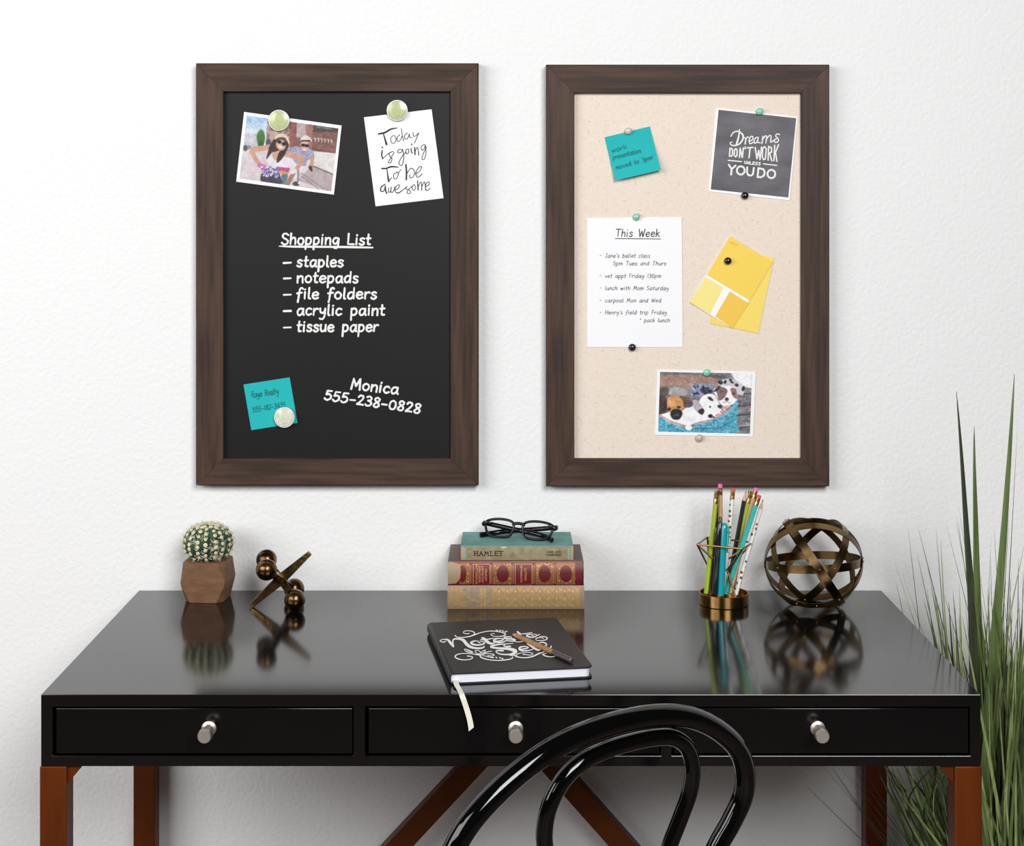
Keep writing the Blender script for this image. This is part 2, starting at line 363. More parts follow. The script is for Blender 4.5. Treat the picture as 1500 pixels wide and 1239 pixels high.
# ------------------------------------------------------------------ desk
XL, XR, YF, YB = -.599, .6065, -.571, -.012
ZB = .668
desk = thing('writing_desk', 'long black lacquer writing desk with three drawers and brown wooden legs', 'desk', (0, -.29, 0))
s = F/(DW+YF)
fx = lambda px: (px-CX)/s
fz = lambda py: HC-(py-CY)/s
openings = [(fx(77), fx(518)), (fx(535), fx(968)), (fx(984), fx(1421))]
z0, z1 = fz(1107), fz(1035)
ed = [XL]+[v for q in openings for v in q]+[XR]; zs = [ZB, z0, z1, ZT]; YD = YB-.05
V = [(x, YF, z) for z in zs for x in ed]; fs = []
for j in range(3):
    for i in range(7):
        f4 = (j*8+i, j*8+i+1, j*8+8+i+1, j*8+8+i)
        if j == 1 and i % 2 == 1:                                  # a drawer opening: four inner walls and a back
            k = len(V); V += [(V[q][0], YD, V[q][2]) for q in f4]
            fs += [(f4[q], f4[(q+1) % 4], k+(q+1) % 4, k+q) for q in range(4)]+[(k, k+1, k+2, k+3)]
        else: fs.append(f4)
k = len(V); V += [(XL, YB, ZB), (XR, YB, ZB), (XR, YB, ZT), (XL, YB, ZT)]
fs += [(k, k+1, k+2, k+3), tuple(range(24, 32))+(k+2, k+3), tuple(range(0, 8))[::-1]+(k, k+1), (0, 8, 16, 24, k+3, k), (7, 15, 23, 31, k+2, k+1)]
MB().add(V, fs).build('case', M_desk, desk, smooth=0, bevel=.0007)
for i, ((a, c), kx) in enumerate(zip(openings, (306, 755.5, 1198))):
    g = .0022
    d = MB().box((a+.004, YF+.0015, z0+g), (c-g*.6, YB-.08, z1-g)).build('drawer', M_drawer, desk, bevel=.0012)
    kp = at(kx, 1067, YF)
    MB().lathe([(.0095, .0), (.0095, -.002), (.006, -.004), (.0052, -.016), (.0062, -.0185), (.0085, -.021), (.0092, -.024), (.0092, -.032), (.0080, -.0345), (.001, -.0345)],
               (kp.x, YF+.0015, kp.z), (0, 1, 0), 28).build('knob', M_nick, d, label='brushed nickel knob')
LW = .0345
for x in (XL-.0015, XR-LW+.0015):
    for y in (YF-.001, YB-LW):
        m = M_leg
        l = MB().box((x, y, 0), (x+LW, y+LW, ZB-.0002)).build('leg', m, desk, bevel=.0015)
        if y < -.3:
            sx = 1 if x < 0 else -1; xi = x+LW if x < 0 else x
            MB().slab([(xi, y+.006, ZB), (xi+sx*.02, y+.006, ZB), (xi, y+.006, ZB-.024)], (0, .024, 0)).build('corner_bracket', M_leg, desk)
def brace(p, q, yy, name='cross_brace'):
    a = Vector(at(*p, yy)); c = Vector(at(*q, yy)); d = (c-a).normalized(); n = Vector((-d.z, 0, d.x))
    # carried on from the apex under the case down to the back leg
    a2 = a-d*.0; 
    MB().bar(a2, c, n*.0335, (0, .03, 0)).build(name, M_legx, desk, bevel=.001)
yy = -.045
brace((752, 1055.5), (232, 1613-0), yy); brace((752.5, 1055.5), (1262, 1629), yy)
MB().box((at(752, 1050, yy).x-.03, yy-.018, fz(1100)-.0), (at(752, 1050, yy).x+.03, yy+.018, ZB)).build('brace_block', M_legx, desk)

# ------------------------------------------------------------------ framed boards
def framed(root, x0, y0, x1, y1, ix0, iy0, ix1, iy1):
    yf = -.022; s_ = F/(DW+yf)
    A = at(x0, y0, yf); B = at(x1, y1, yf); a = at(ix0, iy0, yf); b_ = at(ix1, iy1, yf)
    prof = [(0, 0), (0, -.0205), (.045, -.022), (.975, -.0205), (1.0, -.0196), (1.0, -.0)]
    oc = [(A.x, A.z), (B.x, A.z), (B.x, B.z), (A.x, B.z)]; ic = [(a.x, a.z), (b_.x, a.z), (b_.x, b_.z), (a.x, b_.z)]
    for k in range(4):
        o0, o1, i0, i1 = oc[k], oc[(k+1) % 4], ic[k], ic[(k+1) % 4]; n = len(prof)
        vs = [(p[0]+(q[0]-p[0])*t, y-.0005, p[1]+(q[1]-p[1])*t) for p, q in ((o0, i0), (o1, i1)) for t, y in prof]
        ld = Vector((o1[0]-o0[0], 0, o1[1]-o0[1])).normalized()*.00022          # a hairline joint at each mitre
        vs = [Vector(v)+(ld if i < n else -ld) for i, v in enumerate(vs)]
        fs = [(j, (j+1) % n, n+(j+1) % n, n+j) for j in range(n)]+[tuple(range(n)), tuple(range(2*n-1, n-1, -1))]
        MB().add(vs, fs).build('frame_rail', M_frh if k % 2 == 0 else M_frv, root, smooth=0)
    return a, b_
def panel(root, a, b_, name, m):
    return MB().box((a.x-.004, -.012, b_.z-.004), (b_.x+.004, -.002, a.z+.004)).build(name, m, root, smooth=0)
board = thing('chalkboard', 'black chalkboard in a walnut frame with a white chalk shopping list', 'chalkboard', at(494, 711, 0))
a, b_ = framed(board, 287, 92.5, 701, 711, 327, 134, 660, 672); panel(board, a, b_, 'writing_surface', M_chalk)
YP = -.012
def chalk(lines, name, wd=2.8):
    mb = MB()
    for t, p0, p1, u in lines: write(mb, t, p0, p1, u, wd, YP-.0004, slant=.06, track=.75, jit=.14)
    return mb
mb = chalk([('Shopping List', (412, 358), (543, 358.5), 1.98)], '')
conv = conv_wall(0, 0, 1, YP-.0005)
trace(mb, [(409, 360.5, 1.4), (430, 361.2, 3), (480, 361.5, 3), (520, 362, 3.2), (546, 362.6, 2.2)], 3, conv, 3)
mb.build('chalk_heading', M_white, board, smooth=0, label='underlined white chalk heading Shopping List')
for t, x1, yb in (('staples', 503, 390.8), ('notepads', 525, 414), ('file folders', 552, 437.6), ('acrylic paint', 563.5, 461.6), ('tissue paper', 554, 485.6)):
    mb = chalk([('-', (413.5, yb), (427.5, yb), 1.98), (t, (434.5, yb), (x1, yb), 1.98)], '')
    mb.build('chalk_list_line', M_white, board, smooth=0, label='white chalk line reading '+t)
chalk([('Monica', (513, 569.3), (583, 577.5), 1.95)], '').build('chalk_name', M_white, board, smooth=0, label='white chalk name above the phone number')
chalk([('555-238-0828', (474.5, 585), (615.5, 605.5), 1.75)], '').build('chalk_number', M_white, board, smooth=0, label='white chalk number 555-238-0828')

linen = bpy.data.materials.new('oatmeal_linen'); linen.use_nodes = True; nt = linen.node_tree; p = nt.nodes['Principled BSDF']
p.inputs['Roughness'].default_value = .9; p.inputs['Specular IOR Level'].default_value = .15
tc = nt.nodes.new('ShaderNodeTexCoord'); prev = None
base = nt.nodes.new('ShaderNodeRGB'); base.outputs[0].default_value = (*lin((240, 226, 212)), 1); prev = base.outputs[0]
for sc_, lo, hi, col, fac in (((110, 1, 900), .52, .72, (222, 203, 182), .6), ((900, 1, 110), .52, .72, (224, 206, 186), .6), ((70, 1, 520), .64, .76, (170, 150, 134), .6), ((520, 1, 70), .64, .76, (174, 154, 138), .6)):
    mp = nt.nodes.new('ShaderNodeMapping'); mp.inputs['Scale'].default_value = sc_; nz = nt.nodes.new('ShaderNodeTexNoise'); nz.inputs['Scale'].default_value = 1; nz.inputs['Detail'].default_value = 2
    nt.links.new(tc.outputs['Object'], mp.inputs[0]); nt.links.new(mp.outputs[0], nz.inputs['Vector'])
    mr = nt.nodes.new('ShaderNodeMapRange'); mr.inputs[1].default_value = lo; mr.inputs[2].default_value = hi; mr.inputs[4].default_value = fac
    nt.links.new(nz.outputs['Fac'], mr.inputs[0])
    mx = nt.nodes.new('ShaderNodeMix'); mx.data_type = 'RGBA'; nt.links.new(mr.outputs[0], mx.inputs[0]); nt.links.new(prev, mx.inputs[6]); mx.inputs[7].default_value = (*lin(col), 1); prev = mx.outputs[2]
nt.links.new(prev, p.inputs['Base Color'])
pinb = thing('pinboard', 'beige linen pinboard in a walnut frame right of the chalkboard', 'pinboard', at(1008, 713, 0))
a, b_ = framed(pinb, 800, 94.5, 1215, 712.5, 841.5, 136, 1174, 672); panel(pinb, a, b_, 'linen_panel', linen)

# ------------------------------------------------------------------ papers
def cen(q): return (sum(p[0] for p in q)/4, sum(p[1] for p in q)/4)
def lerpq(q, u, v): return tuple(q[0][i]*(1-u)*(1-v)+q[1][i]*u*(1-v)+q[2][i]*u*v+q[3][i]*(1-u)*v for i in (0, 1))
def sheet(name, label, cat, q, Y, m, group=None, part='paper', curl=0, th=.0004):
    r = thing(name, label, cat, at(*lerpq(q, .5, 1), Y), group)
    W = quad_w(q, Y); n = 13
    mb = MB()
    G = [[W(i/6, j/(n-1))+Vector((0, -curl*(j/(n-1))**2.2-.0, 0)) for i in range(7)] for j in range(n)]
    mb.grid(G)
    G2 = [[p+Vector((0, th, 0)) for p in row] for row in G]; mb.grid(G2)
    rim = [G[0][i] for i in range(7)]+[G[j][6] for j in range(1, n)]+[G[-1][i] for i in range(5, -1, -1)]+[G[j][0] for j in range(n-2, 0, -1)]
    k = len(rim); mb.add(rim+[p+Vector((0, th, 0)) for p in rim], [(i, (i+1) % k, k+(i+1) % k, k+i) for i in range(k)])
    mb.build(part, m, r, smooth=30)
    return r
# couple photo
q = [(357.6, 163.9), (500.4, 183.9), (489.1, 285), (346, 266)]; Y = YP-.0008
r = sheet('photo_print', 'white bordered photo of two cyclists in straw hats held on the chalkboard', 'photo', q, Y, M_photo)
iq = [(205, 225), (1245, 372), (1162, 1085), (122, 940)]
R = Raster(iq, 250, 176); X, Yy = R.X, R.Y
R.mix(np.ones(X.shape), (226, 216, 218))
t = np.clip((Yy-230)/260, 0, 1); R.mix((X < 470)*np.clip((620-Yy)/40, 0, 1), (255, 255, 255)); m_ = (X < 470)*(Yy < 470)*(1-t); R.mix(m_, (160, 200, 240))
R.poly([(180, 430), (330, 430), (330, 600), (170, 620)], (215, 212, 222), 14); R.noise((50, 40), 40, (X < 330)*(Yy > 430)*(Yy < 600))
R.ell(365, 480, 48, 95, (78, 128, 62), 0, .3); R.ell(365, 550, 34, 50, (58, 98, 50), 0, .4)
R.poly([(440, 200), (720, 260), (700, 600), (420, 590)], (176, 150, 140), 8); R.noise((70, 40), 110, (X > 440)*(X < 700)*(Yy < 600))
R.ell(520, 470, 55, 70, (205, 180, 170), 0, .4); R.ell(450, 540, 30, 50, (90, 84, 100), 0, .4)
R.poly([(690, 300), (1260, 360), (1215, 660), (900, 640), (690, 590)], (140, 96, 90), 6)
R.poly([(700, 300), (745, 300), (735, 590), (695, 590)], (160, 96, 88), 6); R.poly([(775, 300), (900, 320), (890, 490), (765, 470)], (196, 178, 176), 8)
R.poly([(870, 330), (955, 340), (940, 600), (880, 520)], (172, 124, 114), 6); R.poly([(965, 330), (1245, 372), (1240, 420), (955, 410)], (82, 62, 62), 10); R.poly([(1000, 335), (1180, 360), (1170, 385), (990, 365)], (110, 126, 118), 8)
for i in range(6): R.ell(975+i*37, 500+i*4, 15, 26, (224, 202, 192), 10, .4); R.ell(968+i*37, 508+i*4, 7, 22, (90, 62, 60), 10, .5)
R.noise((90, 60), 26, (X > 700)*(Yy < 650))
R.poly([(960, 600), (1220, 640), (1215, 660), (950, 625)], (120, 84, 80), 8)
R.poly([(930, 625), (1215, 655), (1190, 900), (950, 800)], (236, 230, 228), 8)
R.poly([(940, 800), (1190, 895), (1170, 1100), (780, 960)], (196, 178, 182), 8); R.line([(945, 795), (1190, 895)], 14, (120, 104, 102), 10)
R.line([(830, 880), (1080, 1060)], 9, (150, 134, 138), 8); R.line([(820, 910), (1020, 1060)], 9, (150, 134, 138), 8)
R.poly([(160, 610), (500, 600), (520, 1010), (110, 960)], (226, 214, 218), 8); R.noise((40, 60), 18)
R.ell(190, 595, 28, 34, (96, 92, 100), 0, .4); R.ell(232, 585, 24, 26, (150, 148, 158), 0, .4)
# man
R.poly([(690, 720), (860, 660), (870, 800), (740, 960), (690, 900)], (236, 234, 240), 8)
R.blob([(660, 620), (760, 575), (840, 600), (900, 590), (960, 640), (965, 720), (900, 730), (860, 800), (770, 770), (700, 690)], (168, 164, 196), 8); R.noise((110, 80), 60, (R.img[..., 2]-R.img[..., 1] > 18)*1.)
R.line([(950, 690), (945, 760), (925, 810)], 40, (205, 160, 138), 8); R.blob([(905, 810), (940, 800), (950, 860), (925, 850)], (60, 54, 60), 6)
R.ell(862, 560, 44, 70, (226, 178, 158)); R.blob([(812, 510), (830, 470), (880, 450), (925, 480), (945, 520), (880, 505)], (240, 232, 222), 6); R.line([(826, 512), (920, 512)], 16, (52, 42, 42))
R.ell(845, 562, 24, 17, (28, 22, 24)); R.ell(886, 568, 24, 17, (28, 22, 24)); R.line([(845, 612), (880, 614)], 14, (250, 246, 244), 8)
# woman
R.line([(470, 585), (290, 610), (265, 635)], 62, (218, 170, 146), 8); R.line([(265, 630), (300, 710), (355, 785)], 48, (214, 166, 142), 8)
R.blob([(450, 700), (500, 650), (620, 670), (680, 700), (690, 800), (540, 840), (440, 760)], (238, 234, 240), 8)
R.line([(640, 660), (760, 690), (830, 715)], 66, (216, 168, 144), 8); R.line([(835, 715), (800, 790), (755, 850)], 50, (212, 164, 140), 8)
R.blob([(470, 560), (540, 470), (640, 480), (680, 560), (640, 660), (580, 740), (550, 690), (500, 640), (430, 720), (450, 620)], (66, 46, 46), 8)
R.blob([(500, 650), (590, 620), (620, 660), (560, 740), (500, 700)], (220, 172, 148), 8)
R.blob([(575, 640), (640, 600), (640, 660), (560, 760), (545, 730)], (64, 44, 44), 8)
R.ell(592, 560, 54, 62, (228, 182, 160), -25); R.blob([(520, 500), (545, 450), (610, 430), (670, 470), (690, 560), (640, 480), (570, 475)], (236, 222, 200), 6)
R.line([(550, 505), (590, 480), (650, 510)], 14, (120, 92, 80)); R.ell(575, 525, 26, 20, (30, 24, 26), 15); R.ell(625, 548, 24, 20, (30, 24, 26), 15); R.line([(570, 575), (605, 590)], 18, (252, 248, 246), 8)
# bicycle
R.line([(350, 790), (440, 825)], 50, (226, 108, 178), 6); R.line([(555, 830), (680, 845)], 48, (206, 92, 150), 6); R.line([(585, 870), (660, 882)], 34, (222, 160, 92), 8)
R.blob([(380, 870), (480, 820), (560, 860), (600, 950), (620, 1000), (380, 985)], (70, 68, 84), 8); R.blob([(600, 900), (670, 900), (650, 980), (620, 1000)], (86, 132, 140), 8)
for _ in range(60):
    R.ell(random.uniform(370, 570), random.uniform(800, 920), random.uniform(8, 20), random.uniform(8, 16), random.choice([(176, 170, 226), (232, 220, 244), (120, 116, 190), (206, 180, 222)]), random.uniform(0, 90), .4)
R.line([(740, 870), (690, 960), (660, 1010)], 50, (176, 128, 112), 8); R.blob([(690, 840), (760, 830), (770, 870), (700, 890)], (244, 236, 230), 8)
R.line([(790, 850), (785, 990)], 22, (150, 140, 170), 8); R.ell(765, 1000, 40, 26, (74, 76, 78), 0, .4); R.ell(800, 990, 16, 16, (236, 236, 240))
R.noise((26, 20), 22); R.noise((125, 88), 16); R.soften(1); R.img = np.clip(R.img*.93, 0, 255)
cq = lambda L, ox, oy, sc: [(ox+x/sc, oy+y/sc) for x, y in L]
R.build('picture', quad_w(cq(iq, 335, 140, 7.743), Y-.0003), M_print, r)
# today card
q = [(533.1, 171.8), (632.2, 160.1), (649.7, 290.2), (550.2, 302.2)]
r = sheet('lettered_card', 'white card with black brush lettering reading Today is going to be awesome', 'card', q, Y, M_paper)
mb = MB(); cv = conv_wall(520, 130, 6.883, Y-.0003)
for st in ST("""238,455,16 300,442,18 360,408,16 425,395,9;283,440,8 300,500,14 318,560,20;385,470 360,500 370,545 400,545 415,505 395,470;452,463 425,490 430,530 455,520 475,478;468,400 475,460 490,525;
530,445 500,470 505,505 530,500 548,455;548,455 552,490 575,490;585,440 590,475 610,475 642,445;642,445 620,500 598,548;
275,622,12 269,670,13 280,705,11;275,588,12 277,594,12;280,705,6 340,650 385,630;385,630 345,650 352,682 372,702 360,745 335,740 355,708 395,640;
472,610 435,617 435,645 465,640 480,610;480,610 492,690 475,768 445,760 450,725 490,660 520,640;530,605 510,625 520,655 540,645 540,612 530,605;565,600,9 570,640,10 582,648,8;570,558,13 573,562,12;
600,590,11 605,662,12;605,635 625,592 637,610 642,668,10;700,560 668,582 675,620 700,602 706,570;708,563 716,640 700,708 674,705 690,650 722,588;
272,803,16 310,803,14 370,785,16 435,790,10;320,800,8 330,870,12 340,932,18;340,932,8 370,895;422,840 390,865 395,907 420,902 436,860 425,838;436,850 462,812;
513,765,15 519,840,15 517,915,15;520,860 560,802 590,815 600,850 580,893 553,893 552,868;608,858 650,832 672,786 646,790 614,840 622,887 650,885 676,855;
302,963,10 265,990,11 260,1030,11 290,1030,9 305,985,9;305,978,10 310,1030,12 322,1056,11;340,998 336,1040 356,1036 366,990 362,1040 386,1036 402,985;
406,1020 440,1000 448,968 416,982 404,1030 432,1051,11 472,1028,8 524,984,6;522,985 512,1010 546,1020 562,1045 542,1058 524,1042 545,1010 572,985;590,968 574,995 590,1022 611,1000 600,968 590,968;
630,928,10 636,1020,11;636,990 660,942 671,955 673,1022,10;673,988 696,940 706,955 712,1020,9;714,985 747,966 742,938 716,958 711,1000 726,1027 757,1003"""): trace(mb, st, 7, cv, 4)
mb.build('brush_lettering', M_ink, r, smooth=0)
# teal note on the chalkboard
q = [(356.6, 563.2), (424.3, 552.6), (435.9, 619.3), (368.2, 629.9)]
r = sheet('sticky_note', 'teal sticky note on the lower left of the chalkboard', 'sticky note', q, Y, M_teal, curl=.001)
mb = MB(); write(mb, 'Raya Realty', (368.5, 583), (408, 577), 1.15, .65, Y-.0006, slant=.12, jit=.2)
write(mb, '555-182-3435', (370, 604), (418, 596), .95, .65, Y-.0012, slant=.12, jit=.2); mb.build('handwriting', M_tealink, r, smooth=0)
# teal note on the pinboard
YN = YP-.0012
q = [(885.7, 201), (951.8, 185), (967.8, 249), (901.3, 264.5)]
r = sheet('sticky_note', 'teal sticky note with a curling lower edge pinned on the linen', 'sticky note', q, YN, M_teal, curl=.009)
mb = MB(); write(mb, 'work', (896, 224), (918.5, 217.5), .95, .5, YN-.0022, slant=.12, jit=.2)
write(mb, 'presentation', (898, 234), (939, 223.5), .9, .5, YN-.0034, slant=.12, jit=.2)
write(mb, 'moved to 3pm!', (902.5, 249), (957, 233), .9, .5, YN-.0056, slant=.12, jit=.2); mb.build('handwriting', M_tealink, r, smooth=0)
# dreams card
q = [(1048.8, 158.2), (1168.4, 171.2), (1156.5, 293.5), (1037.9, 280.1)]
r = sheet('quote_card', 'dark grey card with white lettering Dreams don\'t work unless you do', 'card', q, YN, M_photo)
W = [at(1030+x/8.26, 150+y/8.26, YN-.0003) for x, y in ((187, 88), (1127, 190), (1030, 1150), (92, 1052))]
MB().add(W, [(0, 1, 2, 3)]).build('grey_panel', M_card, r, smooth=0)
mb = MB(); cv = conv_wall(1030, 150, 8.26, YN-.0005)
for st in ST("""440,325,10 432,400,18 412,480,22 395,520,14;335,410,13 365,365,14 420,350,16 475,385,20 482,440,20 440,500,18 380,522,16 335,510,15 328,485,12 352,482,11;
500,425,11 516,440,14 508,502,18;510,462,13 535,418,14 552,424,12;562,468 598,450 600,415 575,415 556,460 568,500 612,478;652,420 622,445 622,492 648,482 667,432;668,423 660,480 692,488;
722,410 712,498;716,455 750,407 768,417 758,490;762,450 800,402 822,412 816,480 850,462;850,462 885,440;925,388 888,382 880,412 908,440 905,475 872,482 856,466"""): trace(mb, st, 14, cv, 5)
for st in ST("""325,555 318,650 345,650 355,625 355,580 345,558 325,555;395,560 378,575 375,640 390,658 408,645 412,575 395,560;440,665 447,555 474,665 487,550;512,540 507,560;535,550 602,545;568,548 555,670;
630,545 650,682 672,580 688,692 706,540;740,535 720,560 716,660 732,692 752,685 764,560 740,535;792,532 785,698;792,538 825,545 828,600 790,618;806,618 830,706;866,520 856,705;912,512 864,635;876,610 893,712"""): trace(mb, st, 17, cv, 1)
for st in ST("""303,700 465,716;728,743 890,762"""): trace(mb, st, 14, cv, 1)
for st in ST("""500,708 503,738 520,740 524,710;535,745 538,713 556,748 560,716;572,718 570,748 592,750;624,722 603,719 600,750 622,753;601,735 620,737;658,724 639,723 638,734 655,741 652,755 634,753;694,728 675,726 674,738 691,745 688,759 670,757"""): trace(mb, st, 10, cv, 1)
for st in ST("""310,755 345,807 392,764;345,807 338,873;533,785 530,850 548,880 580,885 603,868 613,792;668,795 658,903 700,905 736,884 745,845 728,808 668,795"""): trace(mb, st, 23, cv, 1)
for c_ in ((455, 823), (825, 866)): trace(mb, [(c_[0]+47*math.cos(k*PI/12), c_[1]+50*math.sin(k*PI/12)) for k in range(25)], 23, cv, 1)
mb.build('white_lettering', M_white, r, smooth=0)
# list
q = [(860, 319.5), (998.5, 318), (1000, 508.5), (860, 508.5)]
r = sheet('list_paper', 'white handwritten This Week list pinned on the linen board', 'paper', q, YN, M_paper)
mb = MB(); yw = YN-.0004
write(mb, 'This Week', (901.5, 346.5), (966, 346.8), 1.38, 1.25, yw, slant=.1, track=1.1, jit=.12)
cv = conv_wall(0, 0, 1, yw); trace(mb, [(901.5, 349.4), (930, 349.6), (967.5, 350)], 1.1, cv, 1)
for t, x0, x1, yb in (('-', 878, 880.6, 376.6), ("Jane's ballet class", 886, 952, 377.3), ('5pm Tues and Thurs', 897.5, 975.5, 388.5), ('-', 878, 880.6, 406), ('vet appt Friday 130pm', 886, 968, 406.8),
                      ('-', 878, 880.6, 424), ('lunch with Mom Saturday', 886, 979, 424.8), ('-', 878, 880.6, 442), ('carpool Mon and Wed', 886, 968, 442.8), ('-', 878, 880.6, 459.5), ("Henry's field trip Friday", 886, 976, 460.3), ('* pack lunch', 936.5, 981, 471.8)):
    write(mb, t, (x0, yb), (x1, yb), .74, .62, yw, slant=.16, track=1.1, jit=.1)
mb.build('handwriting', M_pen, r, smooth=0)
# paint chips
K = lambda x, y: (1000+x/7.287, 330+y/7.287)
q = [K(470, 238), K(975, 345), K(805, 1155), K(290, 1045)]
r = sheet('paint_chip', 'plain yellow paint sample card tucked behind the striped one', 'paint sample', q, YN, mat('chip_yellow', (250, 222, 104), .5))
q = [K(505, 115), K(960, 393), K(530, 1100), K(75, 822)]; yc = YN-.0011
r = sheet('paint_chip', 'yellow paint sample card divided by a white T shaped stripe', 'paint sample', q, yc, mat('chip_white', (252, 250, 246), .5), curl=.0)
def chip(quad, col, nm):
    MB().add([at(*K(*p), yc-.0003) for p in quad], [(0, 1, 2, 3)]).build('swatch', mat(nm, col, .5), r, smooth=0)
chip([(505, 115), (960, 393), (715, 800), (258, 528)], (250, 214, 84), 'swatch_bright_yellow')
chip([(245, 553), (432, 664), (293, 945), (75, 822)], (250, 234, 140), 'swatch_pale_yellow')
chip([(502, 706), (702, 830), (530, 1100), (348, 970)], (246, 202, 76), 'swatch_golden_yellow')
mb = MB(); trace(mb, [K(515, 170), K(595, 215)], .4, conv_wall(0, 0, 1, yc-.0005), 1); trace(mb, [K(500, 180), K(560, 216)], .4, conv_wall(0, 0, 1, yc-.0005), 1)
mb.build('fine_print', mat('fine_print_brown', (176, 140, 60), .7), r, smooth=0)
# puppies
q = [(962.5, 541.3), (1107, 544.5), (1103, 639.7), (959, 637)]
r = sheet('photo_print', 'white bordered photo of puppies in a blue dog basket', 'photo', q, YN, M_photo)
iq = [(150, 130), (1338, 150), (1310, 928), (125, 900)]
R = Raster(iq, 250, 170); X, Yy = R.X, R.Y
R.mix(np.ones(X.shape), (128, 126, 130)); R.noise((6, 40), 90); R.noise((120, 60), 50)
for y in (420, 570, 690, 850): R.line([(1140, y), (1340, y-14)], 12, (50, 46, 50), 8)
R.poly([(1060, 140), (1340, 145), (1335, 340), (1240, 330), (1120, 240)], (252, 250, 252), 20)
R.blob([(120, 330), (180, 190), (400, 165), (620, 180), (850, 210), (930, 270), (800, 380), (400, 420), (130, 430)], (166, 132, 120), 14); R.noise((80, 60), 36, (Yy < 430)*(X < 920)*(R.img[..., 0]-R.img[..., 2] > 25))
R.blob([(140, 340), (420, 320), (560, 440), (540, 640), (150, 720)], (134, 122, 116), 12); R.blob([(260, 420), (300, 340), (420, 330), (520, 400), (440, 440)], (170, 166, 170), 16); R.blob([(160, 330), (260, 340), (240, 430), (150, 420)], (96, 84, 78), 16)
R.blob([(130, 440), (230, 470), (240, 640), (130, 690)], (74, 62, 58), 12)
R.blob([(520, 360), (620, 280), (780, 290), (900, 330), (900, 460), (760, 430), (580, 460)], (136, 142, 172), 10)
for _ in range(30): R.ell(random.uniform(540, 800), random.uniform(300, 430), random.uniform(12, 36), random.uniform(10, 26), random.choice([(62, 66, 84), (182, 188, 212), (40, 42, 56), (160, 164, 196)]), random.uniform(0, 90), .4)
R.blob([(900, 290), (950, 230), (1080, 220), (1200, 280), (1240, 350), (1200, 430), (1000, 340)], (210, 206, 214), 8)
for cx, cy, a_, b2 in ((930, 265, 34, 26), (1060, 235, 22, 16), (990, 260, 18, 26), (1140, 300, 26, 20), (1225, 345, 20, 34), (1080, 265, 24, 12)): R.ell(cx, cy, a_, b2, (44, 42, 52), 20, .3)
R.blob([(130, 700), (300, 640), (600, 560), (700, 440), (840, 420), (930, 560), (1000, 610), (860, 720), (640, 780), (480, 830), (250, 790)], (250, 248, 252), 8)
R.blob([(230, 560), (260, 460), (360, 430), (460, 470), (470, 590), (420, 640), (280, 650)], (206, 150, 96), 10); R.blob([(400, 440), (520, 460), (540, 520), (470, 590), (440, 500)], (112, 80, 66), 8)
R.ell(300, 540, 60, 40, (224, 168, 112), 0, .5); R.blob([(280, 680), (310, 620), (390, 610), (440, 660), (400, 740), (320, 740)], (46, 42, 50), 8); R.ell(268, 610, 22, 22, (40, 30, 30)); R.ell(392, 585, 26, 16, (50, 38, 36)); R.ell(360, 690, 34, 14, (84, 82, 94), -10, .5)
R.blob([(200, 500), (235, 490), (235, 620), (205, 600)], (60, 46, 42), 8)
R.blob([(560, 520), (620, 490), (720, 620), (700, 680), (640, 660), (590, 600)], (186, 178, 186), 8); R.blob([(640, 640), (690, 600), (722, 630), (690, 685)], (40, 38, 44), 6); R.blob([(480, 560), (540, 510), (580, 530), (530, 590)], (92, 90, 100), 8)
R.ell(795, 580, 14, 12, (36, 34, 40)); R.ell(800, 700, 32, 24, (30, 28, 34)); R.ell(845, 715, 16, 10, (36, 30, 34)); R.blob([(760, 460), (800, 450), (840, 500), (800, 500)], (70, 66, 74), 8)
R.blob([(840, 370), (920, 320), (1050, 310), (1140, 360), (1140, 500), (1060, 560), (960, 570), (900, 480)], (252, 250, 252), 8)
R.blob([(880, 340), (960, 325), (1020, 370), (990, 450), (920, 500), (890, 430)], (132, 108, 104), 8); R.blob([(1060, 340), (1130, 350), (1145, 470), (1100, 460), (1070, 400)], (150, 116, 114), 8); R.blob([(840, 380), (900, 320), (930, 330), (880, 380)], (56, 46, 48), 6)
R.ell(945, 388, 22, 12, (84, 66, 64)); R.ell(1100, 412, 20, 14, (84, 60, 60)); R.ell(1012, 482, 26, 24, (96, 66, 66)); R.line([(960, 525), (1010, 515), (1050, 530)], 10, (190, 150, 152), 8); R.ell(930, 580, 40, 24, (60, 52, 54), 20, .4); R.ell(1000, 585, 60, 20, (206, 180, 178), -15, .4)
for cx, cy in ((955, 620), (975, 640), (940, 650), (880, 690), (905, 680)): R.ell(cx, cy, 14, 12, (206, 120, 124))
R.blob([(120, 700), (280, 790), (480, 840), (650, 800), (900, 720), (1060, 600), (1150, 500), (1145, 780), (1090, 920), (120, 910)], (88, 168, 196), 8)
R.noise((180, 120), 120, (R.img[..., 2]-R.img[..., 0] > 70)*1.); R.noise((60, 40), 40, (R.img[..., 2]-R.img[..., 0] > 70)*1.)
R.line([(150, 690), (300, 780), (490, 832), (560, 850)], 26, (196, 168, 162), 10); R.line([(600, 810), (760, 770), (920, 700), (1080, 590)], 22, (190, 166, 164), 10)
R.line([(600, 860), (900, 860), (1130, 740)], 10, (40, 110, 140), 8); R.line([(1000, 680), (1150, 540)], 20, (126, 200, 224), 12)
R.ell(520, 850, 44, 34, (252, 246, 250)); R.noise((26, 20), 30); R.noise((80, 56), 26); R.noise((140, 96), 18); R.soften(1)
R.build('picture', quad_w(cq(iq, 950, 530, 8.824), YN-.0003), M_print, r)

